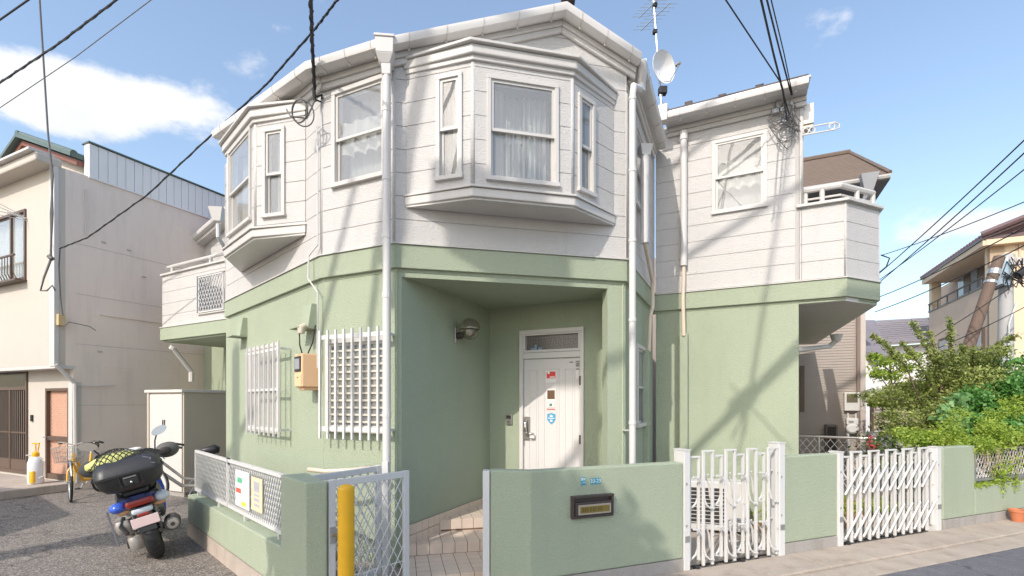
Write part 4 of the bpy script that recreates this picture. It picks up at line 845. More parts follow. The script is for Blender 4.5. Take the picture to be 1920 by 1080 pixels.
# antenna + dish ---------------------------------------------------------
YA = 7.5
an = thing("television_antenna", "thin roof mast with a rack of television aerial rods", "antenna", P(1242, 205, YA))
b0, t0 = P(1240, 200, YA), P(1221, -60, YA); m = MB(); m.tube([b0, b0.lerp(t0, .55), t0], [.017, .015, .012], 8); m.build("mast", m_metal, an)
for (v, n) in ((8, 9), (33, 8)):
    c = P(1224 if v < 20 else 1227, v, YA); m = MB(); ax = Vector((.45, -.75, .05)); sd = Vector((.92, .30, .25)).normalized()
    m.tube([c - ax * .32, c + ax * .35], .008, 5)
    for i in range(n): p = c - ax * .3 + ax * .62 * i / (n - 1); m.tube([p - sd * .17, p + sd * .17], .0035, 4)
    m.build("aerial_rods", m_metal, an)
m = MB(); 
for v in (60, 10): c = P(1228, v, YA); m.box(c.x - .03, c.x + .03, c.y - .03, c.y + .03, c.z - .025, c.z + .03)
m.build("clamp", m_black, an); 
m = MB()
for dx, dy in ((-.16, -.05), (.17, .0), (.05, .3)): m.tube([b0 + Vector((0, 0, -.0)), b0 + Vector((dx, dy, -.28))], .012, 6)
m.build("roof_stand", m_metal, an)
di = thing("satellite_dish", "white oval satellite dish mounted on the roof mast", "satellite dish", P(1245, 125, YA - .05))
c = P(1245, 125, YA - .06); ax = Vector((.50, -.86, -.10)).normalized(); m = MB(); prof = [(.001, -.07)] + [(.235 * k / 6, -.07 + .075 * (k / 6) ** 2) for k in range(1, 7)] + [(.235, -.005), (.12, -.062), (.001, -.08)]
m.lathe(prof, 32, c, ax); m.build("reflector", mat("dish_white", (.80, .80, .80), .35), di, auto=True)
m = MB(); lnb = c + ax * .28 + Vector((.02, 0, -.08)); m.tube([c + Vector((0, 0, -.22)), c + Vector((.04, -.04, -.27)) + ax * .05, lnb], .009, 6); m.build("feed_arm", m_metal, di)
m = MB(); m.tube([lnb, lnb - ax * .07], [.022, .028], 10); m.build("receiver", m_alu, di); m = MB(); m.box(c.x - .06, c.x + .06, c.y + .02, c.y + .12, c.z - .38, c.z - .27); m.build("mount", m_black, di, bev=.01)
m = MB(); m.tube([c + Vector((0, .06, -.3)), c + Vector((-.03, .08, -.45)), c + Vector((.06, .1, -.62))], .02, 8); m.build("mount_pole", m_metal, di)
# wall clutter at the right wing corner
cl = thing("cable_cluster", "tangle of looped service cables clamped at the right wing corner", "cables", FD.pt(FD.s(1485), .05, 5.0))
m = MB(); rnd = random.Random(3)
def pd(u, v, o=.08): s = FD.s(u, o); return FD.pt(s, o, FD.z(u, v, o))
for c_, r_, th_ in (((1474, 250), .10, .006), ((1476, 247), .085, .005), ((1473, 253), .105, .004)):
    p = pd(*c_); m.torus(p, (*FD.n, .2 * rnd.random()), r_, th_, 26, 5)
m.build("cable_coil", m_gcable, cl, smooth=True)
m = MB()
for k in range(14):
    x, y = rnd.uniform(1468, 1492), rnd.uniform(185, 215); pts = [pd(x + rnd.uniform(-6, 6) * i, y + 14 * i + rnd.uniform(-7, 7), .05 + rnd.random() * .08) for i in range(4)]; m.tube(pts, .006, 5)
for k in range(5):
    pts = [pd(1442 + i * 9 + rnd.uniform(-3, 3), 222 + 10 * math.sin(i * .9) + rnd.uniform(-6, 6), .06) for i in range(5)]; m.tube(pts, .006, 5)
m.tube([pd(1440, 228), pd(1447, 245), pd(1460, 262), pd(1476, 280), pd(1484, 270), pd(1486, 240)], .006, 5)
m.build("looped_cable", m_gcable, cl, smooth=True)
for k in range(9): p = pd(rnd.uniform(1440, 1490), rnd.uniform(190, 240), .07); MB().box(p.x - .02, p.x + .02, p.y - .02, p.y + .02, p.z - .025, p.z + .025).build("cable_clamp", m_metal, cl)
m = MB(); p = pd(1497, 210, .02); q = pd(1514, 210, -.1)
t = thing("junction_box", "pale weathered junction box on the right wing corner", "junction box", p); m = MB(); X = FD.s(1503, -.02); m.fbox(FD, X + .01, X + .14, -.25, -.06, FD.z(1503, 230), FD.z(1503, 192)); m.build("box_body", m_pipe, t, bev=.008)
MB().fbox(FD, X + .0, X + .13, -.24, -.08, FD.z(1503, 236), FD.z(1503, 231)).build("box_foot", m_pipe2, t)
t = thing("laundry_pole_arm", "white pierced laundry arm reaching right from the wing corner", "bracket", P(1510, 245, 6.3))
m = MB(); a, b = P(1505, 247, 6.25), P(1566, 236, 6.1); dz = Vector((0, 0, .045))
m.tube([a + dz, b + dz, b + Vector((.05, 0, .02)), b + Vector((.05, 0, -.02)), b - dz, a - dz], .009, 6); m.build("arm_frame", m_gate, t, smooth=False)
for k in (.1, .3, .9): p = a.lerp(b, k); MB().torus(p, (0, 1, 0), .035, .008, 16, 5).build("arm_ring", m_gate, t)
# ---------------------------------------------------------------- rear left wing with balcony
rw = thing("rear_wing", "white balcony wing with green band behind the left end of the house", "house", P(365, 752, 10))
ba, bb = P(303, 615, 9.7), P(428, 597, 8.6); FBk = Frame(ba.to_2d(), bb.to_2d()); zb = 3.09
FBk.L += .8
zt = HC + (HY - 518) / FP * 9.7
hs0, hs1 = FBk.s(371), FBk.s(423); hz0, hz1 = FBk.z(371, 588), FBk.z(371, 518)
siding(FBk, rect(0, FBk.L, zb + .02, zt), [(hs0, hs1, hz0, hz1)], rw, zb=zb + .02)
MB().fbox(FBk, -.01, FBk.L, -.16, .025, zt, zt + .035).build("parapet_cap", m_trim, rw); MB().fbox(FBk, -.02, FBk.L, -.1, .02, zb - .24, zb).build("storey_band", m_green, rw, bev=.006)
MB().fbox(FBk, -.02, FBk.L, -.1, .035, zb + .001, zb + .015).build("band_flashing", m_trim, rw)
MB().fbox(FBk, .04, FBk.L, -.1, -.03, zb - .275, zb - .24).build("soffit_edge", m_green, rw)
MB().fbox(FBk, .03, FBk.L + .5, -1.6, -.05, zb - .27, zb - .22).build("balcony_soffit", m_green, rw)
FBs = Frame(FBk.pt(0, -1.6, 0).to_2d(), FBk.pt(0, 0, 0).to_2d()); siding(FBs, rect(0, 1.58, zb + .02, zt), [], rw, zb=zb + .02); MB().fbox(FBs, 0, 1.6, -.1, .02, zb - .24, zb).build("storey_band", m_green, rw)
m = MB(); m.tube([FBk.pt(.12, -.06, zt + .17), FBk.pt(FBk.L, -.06, zt + .17)], .032, 8)
for s in (.28, 1.6): m.tube([FBk.pt(s, -.06, zt), FBk.pt(s, -.06, zt + .17)], .03, 8)
m.build("balcony_rail", m_trim, rw)
m = MB(); m.fbox(FBk, hs0, hs1, -.03, .02, hz0 - .03, hz0).fbox(FBk, hs0 - .02, hs0, -.03, .02, hz0, hz1); m.build("grille_sill", m_trim, rw)
m = MB(); lattice(m, FBk, hs0 + .08, hs1 - .02, hz0 + .02, hz1 - .03, .03, .085, 1.7, .007); m.fbox(FBk, hs0 + .08, hs1 - .02, .02, .035, hz0, hz0 + .02).fbox(FBk, hs0 + .08, hs1 - .02, .02, .035, hz1 - .05, hz1 - .03).fbox(FBk, hs0 + .07, hs0 + .09, .02, .035, hz0, hz1 - .03).fbox(FBk, hs1 - .03, hs1 - .01, .02, .035, hz0, hz1 - .03); m.build("balcony_grille", m_gate, rw)
# wall of the wing behind
FWk = Frame(FBk.pt(.0, -1.25, 0).to_2d(), FBk.pt(FBk.L, -1.25, 0).to_2d()); sl = FWk.s(364)
siding(FWk, [(sl, zb), (sl + 2.2, zb), (sl + 2.2, 6.6), (sl, FWk.z(364, 466))], [], rw, zb=zb)
MB().fpoly(FWk, [(sl, 0), (sl + 2.4, 0), (sl + 2.4, zb - .2), (sl, zb - .2)], -.1, 0).build("ground_floor_wall", m_green, rw)
gp_ = lambda u, v: FWk.pt(FWk.s(u, .22), .22, FWk.z(u, v, .22)); a, b = gp_(346, 459), gp_(428, 388); b2 = a + (b - a) * 1.4
m = MB(); nn = Vector((*FWk.n, 0)); m.loft([[p + Vector((0, 0, z)) + nn * o for o, z in gut] for p in (a, b2)]); m.build("rake_gutter", m_pipe, rw)
m = MB(); m.hexa([a + Vector((0, 0, -.16)) - nn * .04, b2 + Vector((0, 0, -.16)) - nn * .04, b2 + Vector((0, 0, -.16)) - nn * .22, a + Vector((0, 0, -.16)) - nn * .22, a - nn * .04, b2 - nn * .04, b2 - nn * .22, a - nn * .22]); m.build("eave_soffit", m_trim, rw)
m = MB(); m.hexa([a + Vector((0, 0, .01)), b2 + Vector((0, 0, .01)), b2 - nn * 2 + Vector((0, 0, .01)), a - nn * 2 + Vector((0, 0, .01)), a + Vector((0, 0, .05)), b2 + Vector((0, 0, .05)), b2 - nn * 2 + Vector((0, 0, .05)), a - nn * 2 + Vector((0, 0, .05))]); m.build("roof", m_rust, rw)
m = MB(); frust(m, *P(409, 400, 9.55).to_2d(), 5.15, 5.4, .07, .13); c = P(409, 420, 9.55); m.tube([c, c - Vector((.0, 0, .25)), c + Vector((.03, .3, -.5)), c + Vector((.03, .3, -1.2))], .04, 8); m.build("rain_hopper", m_pipe, rw)
m = MB(); a = P(326, 655, 9.6); b = P(359, 697, 9.9); m.tube([a, b], .045, 8); m.tube([b, b - Vector((0, 0, .2))], .05, 8); m.tube([a - Vector((.04, 0, 0)), a + Vector((0, 0, .06))], .06, 8); m.build("balcony_drain", m_trim, rw)
# shed
sh_ = thing("storage_shed", "white fronted steel storage shed with beige side by the green house", "shed", (-6.1, 8.7, 0))
s0 = Vector((-6.55, 8.83)); s1 = s0 + p2 * 1.02; FS1 = Frame(s0, s1); FS2 = Frame(s1, s1 + q2 * .95); hh = 1.80
MB().fbox(FS1, 0, FS1.L, -.95, 0, .08, hh).build("shed_body", m_sheds, sh_); MB().fbox(FS1, -.05, FS1.L + .02, -1.0, .05, hh, hh + .05).build("shed_roof", m_shed, sh_, bev=.004)
MB().fbox(FS1, 0, .05, .001, .03, 0, hh - .001).build("shed_corner_post", m_sheds, sh_)
for k in range(2): 
    d = MB().fbox(FS1, .055 + k * .47, .055 + k * .47 + .465, .001, .016 + .006 * k, .09, hh - .03).build("shed_door", m_shed, sh_, bev=.003); MB().fbox(FS1, .45 + k * .03 + (.02 if k else 0), .46 + k * .03 + (.03 if k else 0), .017 + .006 * k, .03, 1.22, 1.32).build("door_pull", m_dark, d)
MB().fbox(FS1, .01, FS1.L - .01, -.9, -.01, 0, .078).build("shed_base", m_concg, sh_)
# ---------------------------------------------------------------- neighbour on the left
nb_ = thing("neighbour_house", "cream rendered two storey house with brown lattice entrance at the left edge", "house", (-9, 9, 0))
N1 = Vector((-8.06, 9.0)); N0 = N1 - q2 * .27
zj = 1.65 + 68 / FP * N0.y; FNu = Frame(N0 - p2 * 6, N0); FNs = Frame(N0, N0 + q2 * 7); FNl = Frame(N1 - p2 * 6, N1)
def zz(F, u, v, o=0): return F.z(u, v, o)
ze = FNu.z(104, 310); s_, e_ = FNu.s(-40), FNu.s(50); wz0, wz1 = FNu.z(50, 525), FNu.z(50, 392)
wall("upper_wall", FNu, rect(0, 6, zj, ze), [(s_, e_, wz0, wz1)], -.15, 0, m_cream, nb_)
bm_ = m_brown
wn = window(FNu, s_, e_, wz0, wz1, o=0, split=0, style='half', fw=.05, parent=nb_, fm=bm_, sill=False)
MB().fbox(FNu, e_ - .62, e_ - .57, -.02, .02, wz0 + .05, wz1 - .05).build("mullion", bm_, wn)
gl = MB(); zt_ = FNu.z(40, 472, .15)
gl.fbox(FNu, s_, e_ - .05, .14, .17, zt_ - .03, zt_).fbox(FNu, s_, e_ + .02, .0, .17, wz0 - .03, wz0)
g = gl.build("window_railing", m_brown, nb_); 
for i in range(14): s = e_ - .1 - i * .11; MB().tube([FNu.pt(s, .155, zt_ - .02), FNu.pt(s, .155, wz0 + .12), FNu.pt(s, .10, wz0)], .008, 5).build("railing_bar", m_brown, g)
m = MB()
for i in range(4): a = P(0 - 20, 372 + i * 9, 8.0); b = P(38 + i * 5, 402 + i * 4, 8.5); m.tube([a, b], .006, 5)
m.tube([FNu.pt(e_ + .02, 0, FNu.z(50, 410)), FNu.pt(e_ + .05, .3, FNu.z(50, 408))], .01, 5); k = m.build("laundry_rack", m_gate); tag(k, "folded wire laundry rack hanging above the neighbour's window railing", "laundry rack")
# side wall
zp1 = FNs.z(166, 268); zp0 = FNs.z(168, 331)
sK = FNs.s(166); 
wall("side_wall", FNs, [(0, zj), (7, zj), (7, zp0), (sK, zp0), (0, ze + .0)], [], -.15, 0, m_side, nb_); wall("side_wall", FNs, rect(.27, 7, 0, zj - .001), [], -.15, 0, m_side, nb_)
m = MB(); m.fpoly(FNs, [(sK, zp0), (7, zp0), (7, zp1), (sK, zp1)], -.15, .0); m.build("parapet_backing", m_clad, nb_)
n_ = 42; ww = (6.9 - sK) / n_
for i in range(n_): MB().fbox(FNs, sK + i * ww + .004, sK + (i + 1) * ww - .004, .001, .022, zp0 - .0, zp1 - .01).build("cladding_panel", m_clad, nb_, bev=.006)
MB().fbox(FNs, sK - .02, 7.05, -.2, .05, zp1 + .0, zp1 + .025).build("parapet_cap", m_tile_green, nb_); MB().fbox(FNs, sK - .0, 7, .0, .03, zp0 - .03, zp0 - .001).build("cladding_flashing", m_clad, nb_)
m = MB()
for i in range(30): s = 2.2 + i * .085; m.fbox(FNs, s, s + .02, .0, .012, .15, 1.9 + .0 * i)
m.build("corrugated_ribs", m_side, nb_, kind='stuff')
m = MB(); m.tube([FNs.pt(FNs.s(160), .02, FNs.z(160, 355)), FNs.pt(FNs.s(161), .03, FNs.z(161, 400)), FNs.pt(FNs.s(160), .02, FNs.z(160, 442))], .012, 5); m.build('wall_cable', m_trim, nb_)
for v_ in (470, 560, 650, 760): MB().fbox(FNs, .3, 7, .0005, .003, FNs.z(200, v_), FNs.z(200, v_) + .008).build('wall_joint', m_back, nb_)
for (u_, v_) in ((192, 455), (240, 470), (268, 520), (185, 660)): MB().fbox(FNs, FNs.s(u_) - .02, FNs.s(u_) + .05, .001, .02, FNs.z(u_, v_), FNs.z(u_, v_) + .025).build('wall_fixing', m_back, nb_)
sx = FNs.s(188); MB().fbox(FNs, FNs.s(188), FNs.s(300), .001, .02, FNs.z(188, 591), FNs.z(188, 591) + .02).build("wall_strip", m_side, nb_)
# corner trim, drain, gable
m = MB(); m.fbox(FNs, -.015, .05, -.16, .012, zj - .02, ze); m.build("corner_trim", m_trim, nb_)
m = MB(); m.tube([FNs.pt(.0, .03, zj + .0), FNs.pt(.27, .04, zj - .32), FNs.pt(.29, .04, .15)], .035, 8); m.tube([FNs.pt(.30, .04, zj - .36), FNs.pt(.6, .05, zj - .37), FNs.pt(.9, .05, zj - .34)], .012, 6); m.build("downpipe", m_trim, nb_)
MB().fbox(FNl, 5.86, 6.0, -.12, .02, .15, zj - .3).build("corner_pillar", m_trim, nb_)
MB().fbox(FNu, 0, 6, -.3, .0, zj - .06, zj - .001).build("jetty_soffit", m_trim, nb_)
MB().fbox(FNu, -.1, 6.02, -.1, .28, ze - .02, ze + .14).build("eave_fascia", m_cream, nb_, bev=.03); MB().fbox(FNu, -.1, 6.0, .0, .36, ze + .14, ze + .18).build("eave_roof", m_trim, nb_)
FG_ = Frame(N0 + q2 * .55 - p2 * 4.4, N0 + q2 * .55); ga = FG_.s(60), FG_.z(60, 279); gl_ = FG_.s(12), FG_.z(12, 345); gr_ = FG_.s(163), FG_.z(163, 316)
MB().fpoly(FG_, [(gl_[0], ze), (gr_[0], ze), gr_, ga, gl_], -.1, 0).build("gable_wall", m_cream, nb_)
def strip(F, a, b, h, o0, o1, nm, mt): 
    m = MB(); m.loft([[F.pt(p[0], o, p[1] + z) for o, z in ((o0, 0), (o1, 0), (o1, h), (o0, h))] for p in (a, b)]); return m.build(nm, mt, nb_)
for a, b in ((gl_, ga), (ga, gr_)): strip(FG_, a, b, .10, 0, .16, "bargeboard", m_rust); strip(FG_, (a[0], a[1] + .13), (b[0], b[1] + .13), .07, -1.5, .26, "tile_verge", m_tile_green)
m = MB(); pa = FG_.pt(ga[0], .25, ga[1] + .2); pb = FG_.pt(ga[0], -3, ga[1] + .2); m.tube([pa, pb], .07, 8); pr_ = FG_.pt(gr_[0], .2, gr_[1] + .2)
m.tube([FG_.pt(ga[0] + .1, .2, ga[1] + .17), pr_], .06, 8); m.build("ridge_tiles", m_tile_green, nb_)
# ground floor
dA, dB = FNl.s(-60), FNl.s(53); dz0, dz1 = .2, FNl.z(53, 690); d2a, d2b = FNl.s(87), FNl.s(131); d2z = FNl.z(100, 728)
wall("lower_wall", FNl, rect(0, 5.87, .0, zj - .06), [(dA, dB, dz0, dz1), (d2a, d2b, .17, d2z)], -.14, 0, m_cream, nb_)
sd = thing("entrance", None, None); bpy.data.objects.remove(sd)
m = MB(); m.fbox(FNl, dA, dB, -.1, .03, dz1 - .06, dz1).fbox(FNl, dB - .05, dB, -.1, .03, dz0, dz1 - .06).fbox(FNl, dA, dB - .05, -.1, .03, dz0, dz0 + .06); zm = FNl.z(53, 728); m.fbox(FNl, dA, dB - .05, -.1, .02, zm - .03, zm + .02); ed = m.build("lattice_entrance", m_brown, nb_)
MB().fbox(FNl, dA, dB, -.09, -.08, dz0, dz1).build("entrance_pane", mat("dark_reeded_glass", (.06, .05, .045), .15, .3, 8), ed)
for i in range(16): s = dB - .12 - i * .088; MB().fbox(FNl, s, s + .022, -.06, -.0, dz0 + .28, zm - .03).build("lattice_bar", mat("bronze_bar", (.24, .19, .16), .35, metal=.4) if i == 0 else bpy.data.materials["bronze_bar"], ed)
MB().fbox(FNl, dA, dB - .05, -.06, .005, dz0 + .06, dz0 + .275).build("kick_panel", m_brown, ed); MB().fbox(FNl, dB - .80, dB - .74, -.06, .012, dz0 + .06, zm - .03).build("meeting_stile", m_brown, ed)
MB().fbox(FNl, dA, dB - .05, -.06, .003, 1.0, 1.03).build("lattice_rail", m_brown, ed)
m = MB(); f = .05; m.fbox(FNl, d2a, d2a + f, -.1, .02, .17, d2z).fbox(FNl, d2b - f, d2b, -.1, .02, .17, d2z).fbox(FNl, d2a + f, d2b - f, -.1, .02, d2z - f, d2z).fbox(FNl, d2a + f, d2b - f, -.1, .01, .17, .27).fbox(FNl, d2a + f, d2b - f, -.1, .012, .90, .98); bd = m.build("mesh_door", m_brown, nb_)
MB().fbox(FNl, d2a + f, d2b - f, -.06, -.055, .27, d2z - f).build("door_panel", m_mesh, bd); m = MB(); lattice(m, FNl, d2a + f, d2b - f, .27, d2z - f, -.04, .055, 1.3, .003); m.build("door_mesh", mat("mesh_pink", (.74, .52, .42), .5), bd)
m = MB(); m.tube([FNl.pt(d2a + .03, .02, .96), FNl.pt(d2a + .03, .06, .96), FNl.pt(d2a + .14, .06, .95)], .012, 6); m.build("door_handle", m_chrome, bd)
m = MB(); s = FNl.s(61.5); m.fbox(FNl, s - .03, s + .03, 0, .03, FNl.z(61, 790), FNl.z(61, 778)); tag(m.build("doorbell", m_black), "small dark doorbell on the cream wall between the two entrances", "doorbell")
m = MB(); m.fbox(FNl, -1, 5.98, .0, 1.0, 0, .15); stp = m.build("door_step", m_conc, None, bev=.015); tag(stp, "long worn concrete step before the neighbour's entrance doors", "step")
# meter & cables on side
t = thing("junction_box", "small yellowed junction box on the neighbour's grey side wall", "junction box", FNs.pt(.03, 0, 2.9)); sJ = FNs.s(114, .05); MB().fbox(FNs, sJ - .05, sJ + .05, .0, .09, FNs.z(114, 611), FNs.z(114, 590)).build("box_body", mat("yellowed_plastic", (.55, .42, .22), .5), t, bev=.006)
m = MB(); pts = [P(u, v, Y) for u, v, Y in ((73, -20, 8.2), (80, 90, 8.25), (90, 250, 8.3), (98, 330, 8.35), (97, 400, 8.35), (95, 487, 8.4), (82, 522, 8.4), (76, 545, 8.4), (88, 545, 8.4), (98, 535, 8.45), (104, 545, 8.5))]; m.tube(pts, .014, 6)
for k in range(2): m.tube([p + Vector((.02 * math.sin(i * 2.3 + k * 3), 0, 0)) for i, p in enumerate(pts[2:7])], .012, 6)
m.tube([P(112, 466, 8.55), P(110, 500, 8.6), P(113, 560, 8.65), P(117, 592, 8.65)], .014, 6); m.tube([P(92, 480, 8.4), P(98, 486, 8.4)], .04, 8); m.tube([P(118, 612, 8.7), P(130, 604, 8.75), P(168, 612, 8.95), P(180, 620, 9.0)], .008, 5)
k = m.build("drop_cable", m_gcable, None); tag(k, "twisted cable hanging down the front corner of the neighbour's wall", "cable")
# pump sprayer
ps = thing("garden_sprayer", "clear plastic pump sprayer with yellow handle on the concrete step", "sprayer", P(66, 900, 8.55)); c = FNl.pt(FNl.s(67, .35), .35, .15); 
MB().lathe([(.001, 0), (.10, 0), (.115, .03), (.115, .38), (.09, .46), (.04, .5), (.001, .5)], 20, c).build("tank", m_plast, ps, auto=True)
m = MB(); m.lathe([(.001, .49), (.05, .49), (.055, .52), (.05, .56), (.02, .58), (.001, .58)], 12, c); m.lathe([(.045, .03), (.05, .03), (.05, .22), (.04, .24)], 10, c + Vector((.03, -.085, 0))); m.build("cap", m_ypl, ps, auto=True)
m = MB(); m.tube([c + Vector((0, 0, .56)), c + Vector((0, 0, .72))], .012, 6); m.tube([c + Vector((-.06, 0, .73)), c + Vector((.07, 0, .73))], .014, 6); m.tube([c + Vector((.06, 0, .72)), c + Vector((.04, 0, .58))], .01, 6); m.build("pump_handle", m_ypl, ps)
m = MB(); m.tube([c + Vector((.05, 0, .5)), c + Vector((.16, 0, .40)), c + Vector((.18, -.03, .15)), c + Vector((.09, -.06, .1))], .008, 5); m.tube([c + Vector((-.12, -.06, .52)), c + Vector((-.02, -.03, .53))], .01, 5); m.build("hose", m_trim, ps)
# ---------------------------------------------------------------- bicycles
def bicycle(label, fw, rw_, colm, lean, tyre=.335, steer=0, basket=True, gname=None):
    fw = Vector((*fw, 0)); rw_ = Vector((*rw_, 0)); t = thing("bicycle", label, "bicycle", (fw + rw_) / 2, gname); f = (fw - rw_).normalized(); sd = Vector((f.y, -f.x, 0)); up = (Vector((0, 0, 1)) + sd * math.tan(R(lean))).normalized(); wb = 1.06
    def p(x, y, z): return rw_ + f * y + sd * x + up * z       # x right, y forward
    for y, st in ((0, 0), (wb, steer)):
        ax = (sd * math.cos(R(st)) + f * math.sin(R(st))).normalized(); c = p(0, y, tyre); wl_ = MB().torus(c, ax, tyre - .018, .018, 36, 8).build("wheel", m_black, t, smooth=True)
        MB().torus(c, ax, tyre - .042, .011, 36, 6).build("rim", m_metal, wl_, smooth=True); m = MB(); q = ax.cross(up).normalized()
        for k in range(18): a = k * math.pi / 9; m.tube([c + ax * (.02 if k % 2 else -.02), c + (up * math.cos(a) + q * math.sin(a)) * (tyre - .045)], .0015, 3)
        m.tube([c - ax * .05, c + ax * .05], .02, 8); m.build("spokes", m_metal, wl_)
        m = MB(); d2 = ax.cross(up).normalized(); pts = [c + (up * math.cos(a) + d2 * math.sin(a)) * (tyre + .018) for a in [R(-70 + 10 * k) for k in range(17 if y == 0 else 12)]]
        m.tube(pts, .012, 5); m.build("mudguard", m_metal, t)
    hd0, hd1 = p(0, wb - .10, .60), p(0, wb - .14, .78); bb = p(0, .44, .28); st0 = p(0, .30, .72)
    m = MB(); m.tube([hd0, hd1], .026, 8); m.tube([hd0, p(0, .62, .30), bb], .027, 8); m.tube([hd1 - up * .04, p(0, .60, .42), p(0, .42, .38)], .022, 8); m.tube([bb, st0], .017, 8)
    for sg in (-1, 1): m.tube([bb, p(sg * .05, 0, tyre)], .010, 6); m.tube([p(0, .32, .64), p(sg * .05, 0, tyre)], .009, 6); m.tube([hd0, p(sg * .045, wb - .03, .5), p(sg * .045, wb, tyre)], .013, 6)
    m.build("frame", colm, t, auto=True)
    m = MB(); h = p(0, wb - .16, .92); m.tube([hd1, h], .012, 6); m.tube([p(-.28, wb - .42, .94), p(-.26, wb - .30, .965), p(-.12, wb - .16, .96), h, p(.12, wb - .16, .96), p(.26, wb - .30, .965), p(.28, wb - .42, .94)], .011, 6); m.build("handlebar", m_alu, t, auto=True)
    for sg in (-1, 1):
        MB().tube([p(sg * .27, wb - .34, .958), p(sg * .285, wb - .46, .93)], .018, 8).build("grip", m_black, t); MB().tube([p(sg * .24, wb - .24, .95), p(sg * .26, wb - .36, .90)], .006, 5).build("brake_lever", m_alu, t)
    m = MB(); m.tube([st0, p(0, .28, .83)], .013, 6); m.build("seat_post", m_metal, t); m = MB(); m.tube([p(0, .10, .85), p(0, .18, .86), p(0, .30, .85), p(0, .40, .845)], [.05, .085, .05, .02], 10); m.build("saddle", m_blackp, t, smooth=True)
    if basket:
        m = MB(); y0, y1, x0, z0, z1 = wb - .12, wb + .16, .17, .66, .90
        for z, e in ((z0, .8), (z0 + .08, .86), (z0 + .16, .93), (z1, 1)):
            hx = x0 * e; ym = (y0 + y1) / 2; hy = (y1 - y0) / 2 * e; m.tube([p(-hx, ym - hy, z), p(hx, ym - hy, z), p(hx, ym + hy, z), p(-hx, ym + hy, z), p(-hx, ym - hy, z)], .004 if z < z1 else .007, 4)
        for k in range(-5, 6):
            for yy0, yy1 in ((-1, -1), (1, 1)): m.tube([p(k * .034 * .8, (y0 + y1) / 2 + yy0 * (y1 - y0) / 2 * .8, z0), p(k * .034, (y0 + y1) / 2 + yy1 * (y1 - y0) / 2, z1)], .0025, 3)
        for k in range(-4, 5):
            for sg in (-1, 1): m.tube([p(sg * x0 * .8, (y0 + y1) / 2 + k * .035 * .8, z0), p(sg * x0, (y0 + y1) / 2 + k * .035, z1)], .0025, 3)
        for k in range(-4, 5): m.tube([p(k * .034, (y0 + y1) / 2 - (y1 - y0) / 2 * .8, z0), p(k * .034, (y0 + y1) / 2 + (y1 - y0) / 2 * .8, z0)], .0025, 3)
        m.build("basket", m_alu, t)
    m = MB(); m.torus(p(.05, .44, .28), sd, .09, .006, 20, 5); m.tube([p(.05, .44, .37), p(.05, .0, .36)], .006, 4); m.tube([p(.05, .44, .19), p(.05, 0, .31)], .006, 4); m.tube([p(.06, .44, .28), p(.08, .52, .14)], .01, 5); m.tube([p(-.06, .44, .28), p(-.08, .36, .42)], .01, 5); m.build("chain_set", m_metal, t)
    m = MB()
    for sg, dx in ((1, .52), (-1, .36)): 
        c = p(.08 * sg, dx, .14 if sg > 0 else .42); m.fbox(Frame(c.to_2d() - f.to_2d() * .05, c.to_2d() + f.to_2d() * .05), 0, .1, -.06 * (sg < 0), .06 * (sg > 0) + .01, c.z - .01, c.z + .01)
    m.build("pedal", m_black, t)
    m = MB(); m.tube([p(.0, -.02, .72), p(0, -.30, .70)], .01, 5); m.tube([p(.06, .2, .70), p(.06, -.3, .69), p(-.06, -.3, .69), p(-.06, .2, .70)], .007, 5); m.tube([p(.06, -.25, .69), p(.05, 0, tyre)], .006, 4); m.tube([p(-.06, -.25, .69), p(-.05, 0, tyre)], .006, 4); m.build("rear_rack", m_metal, t)
    m = MB(); m.tube([p(-.05, .0, tyre), p(-.16, -.08, .02), p(.12, -.08, .02), p(.05, 0, tyre)], .008, 5); m.build("kickstand", m_metal, t)
    return t
bicycle("yellow framed bicycle with wire front basket by the mesh door", (-7.22, 8.08), (-7.55, 8.98), m_ypl, 2, steer=25)
bicycle("grey bicycle with wire basket partly hidden behind the lattice fence", (-5.42, 7.75), (-4.75, 8.15), m_alu, -3, steer=-30)
# ---------------------------------------------------------------- scooter
sc = thing("motor_scooter", "blue and black scooter with large black top case leaning on its stand", "scooter", (-3.74, 5.19, 0))
fwd = Vector((-.60, .80, 0)); rgt = Vector((.80, .60, 0)); lean = R(-14.5)
upv = (Vector((0, 0, 1)) * math.cos(lean) + rgt * math.sin(lean)); rg2 = (rgt * math.cos(lean) - Vector((0, 0, 1)) * math.sin(lean))
SM = Matrix((rg2, fwd, upv)).transposed().to_4x4(); SM.translation = Vector((-3.74, 5.19, .0))
def S(): return MB(SM)
for y, r_, w_ in ((.0, .27, .068), (1.36, .26, .055)):
    wl_ = S().torus((0, y, r_), (1, 0, 0), r_ - w_, w_, 36, 12, 1.05).build("wheel", m_black, sc, smooth=True); S().lathe([(.03, -.045), (.17, -.04), (.19, -.05), (.19, .05), (.17, .04), (.03, .045)], 20, (0, y, r_), (1, 0, 0)).build("rim", m_alu, wl_, auto=True)
    m = S()
    for k in range(24): a = k * math.pi / 12; c = Vector((0, y + math.cos(a) * (r_ + .001), r_ + math.sin(a) * (r_ + .001))); m.tube([c + Vector((-.05, 0, 0)), c + Vector((0, math.sin(a) * -.02, math.cos(a) * .02)), c + Vector((.05, 0, 0))], .004, 4)
    m.build("tread", m_black, wl_)
def body(rings, name, mt, n=14, sm=True):
    """rings: (y, z, half width, half height)"""
    m = S(); m.loft([[(hw * math.copysign(abs(math.cos(a)) ** .7, math.cos(a)), y, z + hh * math.copysign(abs(math.sin(a)) ** .7, math.sin(a))) for a in [2 * math.pi * k / n for k in range(n)]] for y, z, hw, hh in rings]); return m.build(name, mt, sc, smooth=False, auto=True)
